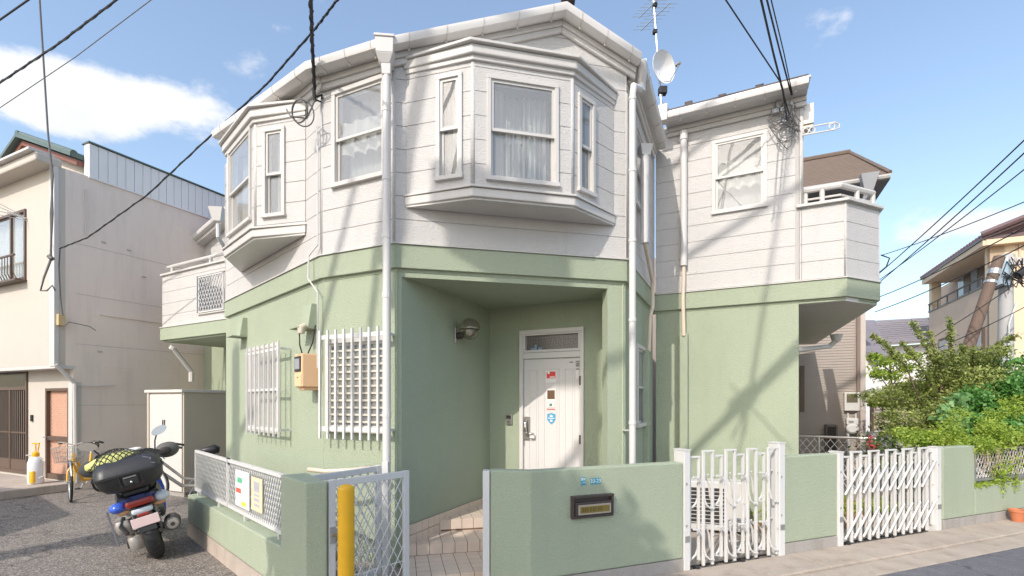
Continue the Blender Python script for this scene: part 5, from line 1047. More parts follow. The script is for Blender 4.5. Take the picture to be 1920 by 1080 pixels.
body([(-.20, .70, .10, .03), (-.10, .685, .17, .055), (.1, .665, .20, .075), (.35, .64, .20, .09), (.6, .60, .16, .1)], "tail_cowl", mat('navy_bodywork', (.015, .03, .13), .3))
body([(-.05, .75, .13, .02), (.1, .77, .17, .035), (.45, .76, .17, .045), (.75, .74, .11, .04)], "seat", m_black)
body([(.05, .50, .10, .07), (.3, .46, .17, .11), (.6, .40, .17, .10), (.8, .30, .16, .06), (1.0, .28, .15, .05)], "under_body", m_blackp)
body([(1.0, .30, .17, .08), (1.06, .55, .22, .16), (1.02, .80, .20, .10), (.98, .92, .12, .05)], "leg_shield", m_blue)
body([(1.36, .56, .07, .02), (1.20, .60, .10, .05), (1.05, .62, .12, .06)], "front_fender", m_blue)
# tail light assembly
S().rbox(-.12, .12, -.235, -.12, .625, .685, r=.03, zr=.02).build("tail_light", m_red, sc, auto=True)
for sg in (-1, 1):
    m = S(); m.sphere((sg * .185, -.12, .645), .075, 14, 10, (.95, 1.1, .72)); m.build("turn_signal", m_glassy if sg > 0 else mat("blue_lens", (.05, .12, .55), .15), sc, smooth=True)
    m = S(); m.sphere((sg * .15, -.12, .585), .05, 12, 8, (1.1, 1, .6)); m.build("turn_signal_lens", mat("amber_lens", (.55, .30, .16), .2) if sg < 0 else bpy.data.materials["amber_lens"], sc, smooth=True)
    m = S(); m.loft([[(sg * .16, -.13, .74), (sg * .18, -.10, .70), (sg * .20, .12, .71), (sg * .18, .12, .77)], [(sg * .06, -.22, .72), (sg * .06, -.2, .70), (sg * .08, .12, .72), (sg * .06, .12, .77)]]); m.build("grab_rail", m_blackp, sc)
    # springs
    m = S(); pts = [(sg * .10 + .024 * math.cos(a), .02 + .024 * math.sin(a), .30 + a * .0058) for a in [k * math.pi / 5 for k in range(80)]]; m.tube(pts, .005, 4); m.build("shock_spring", mat("grey_spring", (.45, .44, .42), .4, metal=.5) if sg < 0 else bpy.data.materials["grey_spring"], sc)
    m = S(); m.tube([(sg * .10, .02, .26), (sg * .10, .02, .62)], .012, 6); m.build("shock_rod", m_alu, sc)
m = S(); m.rbox(-.09, .09, -.24, -.10, .545, .595, r=.03, zr=.015); m.build("licence_bracket", m_glassy, sc, auto=True)
S().rbox(-.055, .055, -.245, -.2, .515, .545, r=.02, zr=.01).build("rear_reflector", m_red, sc)
S().box(-.115, .115, -.262, -.255, .415, .512).build("licence_plate", m_plate, sc, bev=.004)
m = S(); m.loft([[(-.06, -.23, .56), (.06, -.23, .56), (.06, -.20, .56), (-.06, -.20, .56)], [(-.075, -.26, .36), (.075, -.26, .36), (.075, -.24, .36), (-.075, -.24, .36)]]); m.build("rear_fender", m_blackp, sc)
# engine, transmission case, exhaust
m = S(); m.rbox(-.20, -.08, -.08, .16, .16, .30, r=.05, zr=.03); m.rbox(-.21, -.07, .16, .55, .18, .36, r=.06, zr=.03); m.build("transmission_case", m_alu, sc, auto=True)
S().rbox(-.215, -.205, -.03, .06, .19, .26, r=.02, zr=.01).build("case_cover", m_bronze, sc)
S().rbox(-.27, -.12, .05, .35, .34, .47, r=.04, zr=.03).build("air_cleaner", m_alu, sc, auto=True)
m = S(); m.tube([(-.18, -.02, .34), (-.22, .05, .42), (-.18, .1, .5)], .02, 6); m.tube([(-.1, .0, .3), (-.14, .05, .48)], .015, 6); m.rbox(-.10, .10, .1, .5, .2, .5, r=.05); m.build("engine", m_blackp, sc, auto=True)
m = S(); m.tube([(.20, -.16, .33), (.205, .12, .31), (.19, .45, .25)], [.072, .078, .05], 14); m.build("exhaust", mat("matt_exhaust", (.09, .08, .07), .45, metal=.4), sc, auto=True)
m = S(); m.tube([(.20, -.185, .332), (.20, -.155, .332)], [.05, .066], 14); m.build("exhaust_cap", m_alu, sc, auto=True); S().tube([(.20, -.20, .332), (.20, -.17, .332)], .02, 10).build("tail_pipe", m_bronze, sc)
m = S(); m.tube([(.1, .0, .27), (.18, -.05, .24), (.24, .05, .24)], .012, 6); m.tube([(.09, 0, .27), (.13, .2, .28)], .025, 6); m.build("swing_arm", m_alu, sc)
m = S(); m.tube([(-.10, .45, .2), (-.22, .50, .035)], .012, 6); m.tube([(-.20, .50, .04), (-.27, .50, .035)], .014, 6); m.build("side_stand", m_black, sc)
m = S(); m.box(-.30, -.285, .10, .14, .22, .60); m.build("hanging_strap", mat("grey_strap", (.18, .19, .22), .6), sc)
# top case
tcz = .80
m = S(); 
def rr(hx, y0, y1, z, q=.09, n=5):
    o = []
    cy = (y0 + y1) / 2; hy = (y1 - y0) / 2
    for sx, sy, a0 in ((1, 1, 0), (-1, 1, 90), (-1, -1, 180), (1, -1, 270)):
        for i in range(n + 1): a = R(a0 + 90 * i / n); o.append((sx * (hx - q) + q * math.cos(a), cy + sy * (hy - q) + q * math.sin(a), z))
    return o
m.loft([rr(.15, -.26, .16, tcz), rr(.22, -.33, .20, tcz + .03), rr(.26, -.37, .23, tcz + .09), rr(.275, -.385, .24, tcz + .17)]); case = m.build("top_case", m_blackp, sc, auto=True, bev=.0)
m = S(); m.loft([rr(.282, -.392, .247, tcz + .172), rr(.282, -.392, .247, tcz + .19)]); m.build("case_rim", m_blackp, case)
m = S(); m.loft([rr(.275, -.385, .24, tcz + .191), rr(.265, -.36, .23, tcz + .25), rr(.23, -.28, .18, tcz + .31), rr(.16, -.18, .10, tcz + .335)]); m.build("case_lid", m_blackp, case, auto=True)
m = S(); m.rbox(-.06, .06, -.41, -.37, tcz + .07, tcz + .16, r=.015, zr=.01); m.build("case_latch", m_black, case, auto=True); m = S(); m.box(-.05, .05, -.415, -.40, tcz + .145, tcz + .155); m.sphere((0, -.413, tcz + .10), .012, 8, 6); m.build("latch_key", m_chrome, case)
for x in (-.09, .085): S().box(x, x + .006, -.395, -.385, tcz + .06, tcz + .165).build("case_seam", m_black, case)
m = S(); m.rbox(-.10, .10, -.25, .15, tcz - .05, tcz, r=.03, zr=.01); m.build("case_mount", m_black, sc)
m = S(); m.tube([(.14, -.30, tcz + .30), (.20, -.33, tcz + .27), (.17, -.36, tcz + .24), (.22, -.37, tcz + .215)], .004, 5); m.build("elastic_hook", m_chrome, case)
# cargo under the net
cg = thing("cargo_net_load", "green and yellow bundle under a black elastic net on the top case", "cargo", SM @ Vector((-.08, -.05, tcz + .33)))
m = S(); rnd = random.Random(5); rings = []
for j in range(9):
    y = -.26 + j * .055; k = math.sin(math.pi * (j + .6) / 9.4); rings.append([(-.09 + .24 * k * math.cos(a) * (1 + rnd.uniform(-.08, .08)), y, tcz + .30 + max(-.03, .085 * k * math.sin(a)) * (1 + rnd.uniform(-.1, .1))) for a in [2 * math.pi * i / 16 for i in range(16)]])
m.loft(rings); 
mcar = mat("bundle_fabric", (.52, .62, .18), .7, .5, 9); m.build("bundle", mcar, cg, smooth=True)
m = S(); m.sphere((-.15, -.10, tcz + .32), .09, 12, 8, (1.1, .8, .5)); m.build("dark_bundle", m_black, cg, smooth=True); S().sphere((.05, .02, tcz + .36), .07, 10, 6, (1.5, 1, .4)).build("white_bag", m_sw, cg, smooth=True)
m = S()
for k in range(13):
    x = -.33 + k * .05
    for sg in (1, -1):
        pts = []
        for j in range(12):
            yy = -.33 + j * .05; xx = x + sg * (j * .03 - .165); h = .33 + .085 * math.exp(-((xx + .08) / .17) ** 2) * math.exp(-((yy + .04) / .2) ** 2) * 1.1; h -= max(0, abs(xx) - .2) * .6 + max(0, -yy - .22) * .9
            if abs(xx) < .31: pts.append((xx, yy, tcz + h))
        if len(pts) > 2: m.tube(pts, .004, 4)
m.build("elastic_net", m_black, cg)
# handlebar, mirrors, muffs, screen
m = S(); m.tube([(-.36, .92, 1.02), (-.2, 1.0, 1.0), (0, 1.04, .98), (.2, 1.0, 1.0), (.36, .92, 1.02)], .014, 8); m.tube([(0, 1.04, .98), (0, 1.2, .6)], .03, 8); m.build("handlebar", m_black, sc)
for sg in (-1, 1):
    m = S(); m.sphere((sg * .36, .92, 1.0), .10, 14, 10, (1.25, .9, .95)); m.build("hand_muff", mat("dark_muff", (.10, .10, .095), .7) if sg < 0 else bpy.data.materials["dark_muff"], sc, smooth=True)
    S().sphere((sg * .33, .82, 1.0), .06, 12, 8, (1.2, .5, .85)).build("muff_opening", m_dark, sc, smooth=True)
    m = S(); m.tube([(sg * .24, .98, 1.02), (sg * .27, .98, 1.14), (sg * .30, .96, 1.20)], .008, 6); m.build("mirror_stem", m_black, sc)
    m = S(); m.tube([(sg * .335, .975, 1.245), (sg * .335, .955, 1.245)], [.06, .065], 18); 
    mm = S(); c = Vector((sg * .34, .96, 1.25)); n1 = 20
    mm.loft([[(c.x + (.085 * k_ * math.cos(a)) * 1.0, c.y + dy, c.z + .05 * k_ * math.sin(a) + (c.x * 0 + sg * .25 * .085 * math.cos(a))) for a in [2 * math.pi * i / n1 for i in range(n1)]] for k_, dy in ((.5, .035), (.9, .02), (1, 0))]); mr2 = mm.build("mirror", m_glassy if sg > 0 else m_sheds, sc, auto=True)

# ---------------------------------------------------------------- right side: background houses
gh = thing("grey_house", "grey sided house with brown tiled roof behind the right balcony", "house", P(1560, 752, 10.6))
YG = 10.6; a = P(1622, 752, YG).to_2d(); FGr = Frame(a - p2 * 5.5, a); FGs = Frame(a, a + q2 * 6)
m_gsid = mat("taupe_siding", (.40, .345, .31), .7, .05, 3, dirt=.1)
zt = 5.3; 
for k in range(0, 88):
    z = .3 + k * .06; m = MB(); m.fbox(FGr, 2.6, FGr.L - .08, -.05, -.004, z + .004, z + .056); m.build("siding_strip", m_gsid, gh) 
wall("wall_backing", FGr, rect(0, FGr.L, 0, zt), [], -.15, -.03, m_gsid, gh); wall("end_wall", FGs, rect(0, 6, 0, zt), [], -.15, 0, m_gsid, gh)
MB().fbox(FGr, FGr.L - .08, FGr.L + .01, -.06, .01, 0, zt).build("corner_trim", mat("pale_taupe_trim", (.50, .44, .40), .6), gh)
m = MB(); m.tube([FGr.pt(FGr.L - .13, .04, .1), FGr.pt(FGr.L - .13, .04, zt)], .035, 10); m.build("downpipe", mat("brown_pipe", (.24, .18, .155), .5), gh)
e0 = P(1440, 366, 9.9 + 1.0); c1 = P(1669, 327, 10.1); r1 = P(1594, 288, 12.5); r0 = P(1490, 307, 13.3)
e0 = c1 - Vector((*p2, 0)) * 4; r0 = r1 - Vector((*p2, 0)) * 3.4; r0.z = r1.z; b1 = c1 + Vector((*q2, 0)) * 5
m_rt = mat("brown_roof_shingle", (.16, .12, .095), .8, .15, 8)
m = MB(); m.add([e0, c1, r1, r0, b1], [(0, 1, 2, 3), (1, 4, 2)]); m.build("roof_deck", m_rt, gh)
for k in range(20):
    t0, t1 = k / 20, (k + 1) / 20; A, B = e0.lerp(r0, t0), c1.lerp(r1, t0); C, D = c1.lerp(r1, t1), e0.lerp(r0, t1); u = Vector((0, 0, .025)); u2 = Vector((0, 0, .005)); m = MB(); m.hexa([A, B, C, D, A + u, B + u, C + u2, D + u2]); m.build("shingle_course", m_rt, gh)
m = MB(); m.tube([r0 + Vector((0, 0, .05)), r1 + Vector((0, 0, .05))], .06, 6); m.tube([r1 + Vector((0, 0, .03)), c1 + Vector((0, 0, .05))], .04, 6); m.build("ridge_tiles", m_rt, gh)
gd = Vector((*FGr.n, 0)); m = MB(); m.loft([[p + gd * o + Vector((0, 0, z)) for o, z in gut] for p in (e0, c1)]); m.build("gutter", mat("grey_gutter", (.40, .39, .38), .5), gh)
m = MB(); dd = Vector((0, 0, -.10)); m.hexa([e0 + dd, c1 + dd, c1 + dd + Vector((*q2, 0)) * 2.0, e0 + dd + Vector((*q2, 0)) * 2.0, e0 + dd * .3, c1 + dd * .3, c1 + dd * .3 + Vector((*q2, 0)) * 2.0, e0 + dd * .3 + Vector((*q2, 0)) * 2.0]); m.build("eave_soffit", mat("dark_soffit", (.12, .12, .13), .6), gh)
m = MB(); c = P(1628, 338, 10.2); frust(m, c.x, c.y, c.z - .25, c.z + .1, .07, .16, -.4); m.tube([c - Vector((0, 0, .2)), c + Vector((-.05, .3, -.8))], .05, 8); m.build("rain_hopper", mat("hopper_grey", (.33, .34, .36), .5), gh)
m = MB(); m.fbox(FGr, FGr.s(1500), FGr.s(1508), -.01, .03, FGr.z(1508, 772), FGr.z(1508, 686)); m.build("window_frame", m_brown, gh)
t = thing("meter_box", "white framed meter box, the upper one on the grey house wall", "meter box", FGr.pt(5, 0, 1.7)); s = FGr.s(1596); z = FGr.z(1596, 753); MB().fbox(FGr, s - .14, s + .14, 0, .10, z - .20, z + .20).build("case", m_pipe, t, bev=.01)
MB().fbox(FGr, s - .10, s + .10, .1005, .105, z - .02, z + .17).build("meter_window", mat("meter_glass_dark", (.14, .12, .08), .2), t)
t = thing("gas_meter", "rounded white gas meter below the framed meter box", "gas meter", FGr.pt(5, 0, 1.2)); s = FGr.s(1596); z = FGr.z(1596, 797)
m = MB(); m.fbox(FGr, s - .11, s + .11, 0, .14, z + .01, z + .15); m.build("upper_body", m_gate, t, bev=.02); m = MB(); m.lathe([(.001, 0), (.10, 0), (.115, .03), (.115, .13), (.08, .16), (.001, .16)], 18, FGr.pt(s, 0, z - .07), (*FGr.n, 0)); m.build("lower_body", m_gate, t, auto=True)
MB().fbox(FGr, s - .07, s + .02, .1405, .145, z + .05, z + .10).build("dial", m_sg, t); m = MB(); m.tube([FGr.pt(s - .07, .07, z + .14), FGr.pt(s - .07, .07, z + .26)], .02, 6); m.tube([FGr.pt(s + .07, .07, z + .14), FGr.pt(s + .07, .07, z + .26)], .02, 6); m.tube([FGr.pt(s - .07, .07, z - .1), FGr.pt(s - .07, .07, .1)], .03, 6); m.build("gas_pipe", m_gate, t)
t = thing("wall_cabinet", "tall dark cabinet standing against the shaded grey house wall", "cabinet", FGr.pt(4, .2, 0)); s0, s1 = FGr.s(1549, .3), FGr.s(1571, .3); MB().fbox(FGr, s0, s1, .02, .3, 0, FGr.z(1560, 797, .3)).build("cabinet_body", mat("dark_taupe", (.16, .13, .115), .5), t, bev=.01); MB().fbox(FGr, s0 + .02, s0 + .18, .301, .31, .1, FGr.z(1560, 800, .3)).build("cabinet_door", m_dark, t)
# distant white house with grey roof
wh = thing("white_house", "white walled house with a plain grey hipped roof seen behind the myrtle", "house", P(1690, 752, 19)); YW = 19
YW = 24; a, b = P(1600, 752, YW + 1.2).to_2d(), P(1725, 752, YW - .6).to_2d(); FWh = Frame(a, b); m_ww = mat("bright_white_wall", (.78, .76, .75), .8); zt = HC + (HY - 648) / FP * YW
wall("wall", FWh, rect(0, FWh.L + 1, 0, zt), [], -.2, 0, m_ww, wh); m_gr = mat("grey_slate_roof", (.24, .22, .24), .8, .1, 3)
A, B, C, D = FWh.pt(-.5, .5, zt), FWh.pt(FWh.L + 1.5, .5, zt), FWh.pt(FWh.L + .5, -4.0, zt + 1.65), FWh.pt(-.5, -4, zt + 1.8); m = MB(); m.loft([[A, B, C, D], [p + Vector((0, 0, .1)) for p in (A, B, C, D)]]); m.build("roof", m_gr, wh)
for k in range(12): t0 = k / 12; P0, P1 = A.lerp(D, t0), B.lerp(C, t0); m = MB(); u = Vector((0, 0, .11)); m.tube([P0 + u, P1 + u], .025, 4); m.build("shingle_course", m_gr, wh)
for k in range(10): z = .6 + k * .28; m = MB(); m.fbox(FWh, 0, FWh.L + 1, .0, .02, z, z + .02); m.build("wall_joint", m_ww, wh)
MB().fbox(FWh, FWh.s(1715), FWh.s(1740), .01, .06, FWh.z(1720, 765), FWh.z(1720, 745)).build("window", m_frosted, wh)
rd = thing("lean_to_roof", "low grey roof with dark eaves joining the grey house on its right", "roof", P(1660, 700, 13)); A, B = P(1600, 655, 13.2), P(1662, 664, 12.6)
m = MB(); m.loft([[A, P(1668, 668, 12.3), P(1640, 600, 16), P(1600, 600, 16.5)], [p - Vector((0, 0, .18)) for p in (A, P(1668, 668, 12.3), P(1640, 600, 16), P(1600, 600, 16.5))]]); m.build("roof_slope", m_gr, rd)
m = MB(); c = P(1640, 664, 12.9); m.box(c.x - 1.2, c.x + .1, c.y, c.y + .1, 0, c.z); m.build("wall", m_ww, rd)
# beige three storey house
be = thing("beige_house", "tan three storey house with corner balcony and dark purple tiled roof", "house", P(1860, 752, 17.4))
cB = P(1856, 752, 17.4).to_2d(); FBl = Frame(cB + q2 * 7.5, cB); FBl = Frame(cB + q2 * 7.5, cB)
# this face is seen from the left/front: build with outward normal towards the camera side (west)
FBw = Frame(cB + q2 * 6.2, cB); FBf = Frame(cB, cB + p2 * 6)
zE = HC + (HY - 452) / FP * 17.4; uB = 1752
def fz(F, u, v, o=0): return F.z(u, v, o)
zpar = fz(FBw, 1856, 534); zpar = FBw.z(1850, 536)
sL = FBw.s(1749)
wall("west_wall", FBw, rect(0, FBw.L, 0, zpar), [], -.2, 0, m_beiges, be)
wall("west_recess_wall", FBw, rect(-3, FBw.L, zpar, zE - .1), [(FBw.s(1796, -.9), FBw.s(1838, -.9), zpar + .15, zpar + 1.9)], -1.1, -.9, m_beiges, be)
MB().fbox(FBw, 0, .35, -.35, 0, zpar, zE).build("balcony_pier", m_beige, be); MB().fbox(FBw, FBw.L - .4, FBw.L, -.4, 0, zpar, zE).build("balcony_pier", m_beige, be)
wS0, wS1 = FBw.s(1797, -.9), FBw.s(1850, -.9); m = MB(); m.fbox(FBw, wS0, wS1, -.95, -.88, zpar, zpar + 1.75); bw_ = m.build("window", m_brown, be)
nP = 4
for k in range(nP): a0 = wS0 + .06 + (wS1 - wS0 - .1) * k / nP; MB().fbox(FBw, a0, a0 + (wS1 - wS0 - .1) / nP - .05, -.879, -.86, zpar + .1, zpar + 1.68).build("pane", mat("sky_pane", (.30, .36, .42), .08) if k == 0 else (bpy.data.materials["sky_pane"] if k % 2 == 0 else m_brown), bw_)
m = MB(); m.tube([FBw.pt(0, .02, zpar + .38), FBw.pt(FBw.L - .5, .02, zpar + .38)], .035, 6)
for k in range(6): s = .1 + k * (FBw.L - .7) / 5; m.tube([FBw.pt(s, .02, zpar), FBw.pt(s, .02, zpar + .38)], .025, 6)
m.fbox(FBw, -.02, FBw.L - .5, -.2, .03, zpar, zpar + .07); m.build("balcony_rail", m_bronze, be)
for (u0, u1, v0, v1) in ((1764, 1782, 634, 655), (1821, 1845, 618, 655)):
    a0, a1 = FBw.s(u0), FBw.s(u1); z0, z1 = FBw.z(u1, v1), FBw.z(u1, v0); m = MB(); m.fbox(FBw, a0 - .08, a1 + .08, 0, .06, z0 - .08, z1 + .08); w_ = m.build("window", m_brown, be); MB().fbox(FBw, a0 + .05, a1 - .05, .061, .07, z0 + .02, z1 - .02).build("pane", m_frosted, w_)
wall("front_wall", FBf, rect(0, 6, 0, zE + .3), [], -.2, 0, m_beige, be)
m = MB()
for k in range(24): m.fbox(FBf, 0, 6, .0, .006, .3 + k * .33, .312 + k * .33)
for k in range(18): m.fbox(FBf, .02 + k * .33, .032 + k * .33, 0, .0055, 0, zE)
m.build("tile_joints", m_beiges, be, kind='stuff')
for k in (.75, 1.55): MB().fbox(FBf, k, k + .06, .007, .05, 0, zE).build("drain_pipe", m_beiges, be)
m = MB(); A = FBw.pt(.0, .32, zE + .0); B = FBw.pt(FBw.L + .30, .32, zE + .0); C = FBf.pt(6, .35, zE + .0); up_ = Vector((0, 0, .12)); rr1 = FBw.pt(FBw.L + 1.2, -3, zE + 1.15); rr0 = FBw.pt(2, -3, zE + 1.15)
m.loft([[A, B, rr1, rr0], [p + up_ for p in (A, B, rr1, rr0)]]); m.loft([[B, C, FBf.pt(6, -3, zE + 1.15), rr1], [p + up_ for p in (B, C, FBf.pt(6, -3, zE + 1.15), rr1)]]); m.build("roof", m_purple, be)
for k in range(26): 
    p = A.lerp(B, k / 25); q = rr0.lerp(rr1, k / 25); MB().tube([p + up_ * 1.1, q + up_ * 1.1], .07, 6).build("roof_tile_row", m_purple, be)
for k in range(12): p = B.lerp(C, (k + .5) / 12); q = rr1.lerp(FBf.pt(6, -3, zE + 1.15), (k + .5) / 12); MB().tube([p + up_ * 1.1, q + up_ * 1.1], .07, 6).build("roof_tile_row", m_purple, be)
m = MB(); m.tube([B + up_ * 1.5, rr1 + up_ * 1.5], .11, 8); m.build("hip_tiles", m_purple, be)
m = MB(); m.hexa([FBw.pt(.05, .28, zE - .20), FBw.pt(FBw.L + .26, .28, zE - .20), FBw.pt(FBw.L + .26, -.9, zE - .20), FBw.pt(.05, -.9, zE - .20), FBw.pt(.05, .28, zE - .01), FBw.pt(FBw.L + .26, .28, zE - .01), FBw.pt(FBw.L + .26, -.9, zE - .01), FBw.pt(.05, -.9, zE - .01)]); m.build("eave_soffit", m_beige, be)
MB().fbox(FBf, -.2, 6, -.2, .3, zE - .205, zE - .012).build("eave_fascia", m_beige, be)
MB().fbox(FBf, -.02, 1.2, .0, 1.0, 0, FBf.z(1870, 532, 1.0)).build("front_bay", m_beige, be)
# poles on the right
t = thing("utility_pole", "grey concrete utility pole with transformers before the beige house", "utility pole", P(1886, 752, 13.5)); c = P(1886, 752, 13.5)
MB().tube([(c.x, c.y, 0), (c.x + .0, c.y, P(0, 505, 13.5).z), (c.x + .05, c.y, P(0, 478, 13.5).z)], [.19, .15, .15], 16).build("pole_shaft", m_pole, t, auto=True)
m = MB(); z = P(0, 515, 13.5).z; m.tube([(c.x - .22, c.y - .1, z - .35), (c.x - .22, c.y - .1, z + .3)], .17, 14); m.tube([(c.x - .22, c.y - .1, z + .3), (c.x - .22, c.y - .1, z + .38)], [.17, .08], 14); m.build("transformer", mat("pale_blue_steel", (.32, .42, .50), .45), t, auto=True)
m = MB(); m.tube([(c.x + .05, c.y - .25, z - .1), (c.x + .55, c.y - .25, z + .25)], .11, 10); m.tube([(c.x - .35, c.y - .25, z - .35), (c.x - .85, c.y - .2, z - .6)], .05, 8); m.build("splice_closure", m_black, t)
m = MB(); 
for k in range(7): x = c.x - .35 + k * .16; m.tube([(x, c.y - .2, z + .25), (x, c.y - .2, z + .42)], [.035, .05], 8)
m.box(c.x - .5, c.x + .8, c.y - .24, c.y - .16, z + .22, z + .28); m.build("crossarm", m_pipe, t)
rnd = random.Random(9); m = MB()
for k in range(9): m.tube([(c.x + rnd.uniform(-.4, .5), c.y - .3, z + rnd.uniform(-.5, .4)) for _ in range(4)], .014, 4)
m.tube([(c.x + .5, c.y - .25, z), (c.x + .62, c.y - .25, z - .5), (c.x + .4, c.y - .2, z - .8)], .012, 5); m.build("looped_cable", m_cable, t)
m = MB(); m.tube([(c.x - .2, c.y - .22, 0), (c.x - .12, c.y - .2, P(0, 610, 13.5).z), (c.x + .1, c.y - .18, P(0, 570, 13.5).z)], .02, 5); m.build("guy_cable", m_metal, t)
a, b = P(1792, 720, 12.8), P(1874, 482, 12.8); d = (a - b) / (b.z - a.z); a2 = a + d * a.z
t = thing("leaning_pole", "brown wooden stay pole leaning up to the concrete utility pole", "utility pole", a2); MB().tube([a2, b], [.15, .12], 14).build("pole_shaft", m_wood, t, auto=True); MB().tube([b + (a - b) * .10, b + (a - b) * .14], .14, 12).build("pole_band", m_metal, t); MB().tube([b + (a - b) * .19, b + (a - b) * .21], .14, 12).build("pole_band", m_metal, t)
# back garden fences
t = thing("board_fence", "beige horizontal board fence behind the far garden", "fence", P(1690, 752, 11.5)); a, b = P(1632, 752, 11.6).to_2d(), P(1790, 752, 11.0).to_2d(); F = Frame(a, b)
for k in range(11): z = .95 + k * .075; m = MB(); m.fbox(F, 0, F.L, -.02, 0, z, z + .068); m.build("board", m_boardf, t)
MB().fbox(F, 0, .06, -.05, .03, 0, 1.8).build("fence_post", m_brown, t); MB().fbox(F, 1.0, 1.06, -.05, -.021, 0, 1.8).build("fence_post", m_brown, t)
t = thing("garden_wall", "stained grey concrete garden wall under the board fence", "wall", P(1690, 752, 11.3)); MB().fbox(F, -.1, F.L + 1, .05, .2, 0, .93).build("wall_body", mat("stained_concrete", (.40, .38, .36), .9, .35, 1.5, .3, 30, dirt=.7, dirtcol=(.15, .15, .15)), t, bev=.01)
t = thing("mesh_fence", "grey diamond mesh fence in front of the shaded grey house wall", "fence", P(1570, 820, 8.6)); a, b = P(1499, 752, 8.9).to_2d(), P(1641, 752, 8.3).to_2d(); F = Frame(a, b); zt = HC - 68 / FP * 8.6
m = MB(); lattice(m, F, 0, F.L, .15, zt - .03, 0, .12, 1.35, .006); m.build("lattice", m_gate, t); m = MB(); m.tube([F.pt(-.3, 0, zt), F.pt(F.L, 0, zt)], .022, 8); m.tube([F.pt(F.L, 0, 0), F.pt(F.L, 0, zt)], .025, 8); m.tube([F.pt(.3, 0, 0), F.pt(.3, 0, zt)], .02, 8); m.build("fence_rail", m_metal, t)
# pallet / air conditioner in the yard behind the first gate
t = thing("outdoor_unit", "cream air conditioner outdoor unit beyond the curved folding gate", "air conditioner", FE.pt(.9, .4, 0)); c = P(1345, 752, 6.0).to_2d(); F = Frame(c - Vector((.35, -.1)), c + Vector((.35, -.1)))
MB().fbox(F, 0, .72, -.28, 0, .06, .66).build("unit_case", m_pipe, t, bev=.012); MB().fbox(F, .06, .46, .001, .008, .14, .58).build("fan_grille", m_dark, t); m = MB()
for k in range(9): m.fbox(F, .06, .46, .0085, .014, .15 + k * .048, .158 + k * .048)
m.build("grille_wire", m_gate, t)
MB().fbox(F, .05, .12, -.26, -.02, .021, .06).build("unit_foot", m_black, t)
t = thing("flower_pot", "terracotta pot at the foot of the long right wall", "flower pot", (0, 0, 0)); s = FS.s(1906, .12); c = FS.pt(s, .13, .036); t.location = c; MB().lathe([(.001, 0), (.06, 0), (.085, .13), (.095, .13), (.095, .16), (.08, .16), (.075, .13), (.001, .13)], 20, c).build("pot_body", m_terra, t, auto=True)
# ---------------------------------------------------------------- plants
def leaves(name, pts, size, mt, parent, seed=1, aspect=.5, droop=.2, kind=None):
    rs = np.random.RandomState(seed); n = len(pts); c = np.array(pts, float)
    d = rs.normal(size=(n, 3)); d[:, 2] -= droop; d /= np.linalg.norm(d, axis=1)[:, None]
    r = rs.normal(size=(n, 3)); s = np.cross(d, r); s /= np.linalg.norm(s, axis=1)[:, None]
    ln = size * rs.uniform(.6, 1.3, n)[:, None]; w_ = ln * aspect
    nn = np.cross(d, s)
    v = np.stack([c, c + d * ln * .45 + s * w_ * .5 + nn * ln * .05, c + d * ln, c + d * ln * .45 - s * w_ * .5 + nn * ln * .05], 1).reshape(-1, 3)
    me = bpy.data.meshes.new(name); me.vertices.add(n * 4); me.vertices.foreach_set('co', v.ravel()); me.loops.add(n * 4); me.loops.foreach_set('vertex_index', np.arange(n * 4)); me.polygons.add(n)
    me.polygons.foreach_set('loop_start', np.arange(n) * 4); me.polygons.foreach_set('loop_total', np.full(n, 4)); me.update(); me.validate(); me.materials.append(mt)
    o = bpy.data.objects.new(name, me); COL.objects.link(o)
    if parent: o.parent = parent; o.matrix_parent_inverse = world_of(parent).inverted()
    if kind: o['kind'] = kind
    return o
def blob(rs, c, r, n, shell=.55, flat=1):
    d = rs.normal(size=(n, 3)); d /= np.linalg.norm(d, axis=1)[:, None]; k = rs.uniform(shell, 1, n) ** .7
    wob = 1 + .18 * np.sin(d[:, 0] * 5 + c[0] * 3) + .15 * np.sin(d[:, 2] * 7 + c[1] * 5) + .1 * np.sin(d[:, 1] * 9)
    return np.array(c) + d * (k * wob)[:, None] * np.array(r)
def shoot(rs, a, b, n, spread, bend=.1):
    a, b = np.array(a), np.array(b); t = rs.uniform(0, 1, n)[:, None]; L_ = np.linalg.norm(b - a); mid = np.array([0, 0, bend]) * np.sin(t * math.pi)
    return a + (b - a) * t + mid + rs.normal(size=(n, 3)) * spread * (1.1 - t * .6)
rs = np.random.RandomState(4)
tr = thing("crape_myrtle", "large olive leaved shrub with long shoots reaching up by the beige house", "shrub", P(1790, 752, 8.2) * 1 - Vector((0, 0, HC)))
base = P(1790, 900, 8.3); pts = []; tw = MB(); bs = Vector((base.x, base.y, .2))
for (u, v, Y, rx, rz, n) in ((1790, 740, 8.3, .62, .42, 9500), (1760, 790, 8.0, .50, .34, 6000), (1840, 760, 8.4, .70, .36, 8500), (1735, 740, 8.4, .35, .25, 3600), (1770, 810, 7.9, .55, .22, 5000), (1720, 800, 8.2, .30, .22, 2500), (1800, 690, 8.4, .50, .22, 4200), (1880, 730, 8.6, .5, .3, 4200)):
    c = P(u, v, Y); 
    for k in range(max(3, n // 500)): cc = c + Vector((rs.normal() * rx * .6, rs.normal() * .25, rs.normal() * rz * .6)); pts.append(blob(rs, cc, (rx * .5, .35, rz * .5), n // max(3, n // 500)))
    tw.tube([bs + Vector((rs.normal() * .1, rs.normal() * .1, 0)), bs.lerp(c, .5) + Vector((rs.normal() * .1, 0, .1)), c], [.03, .02, .008], 5)
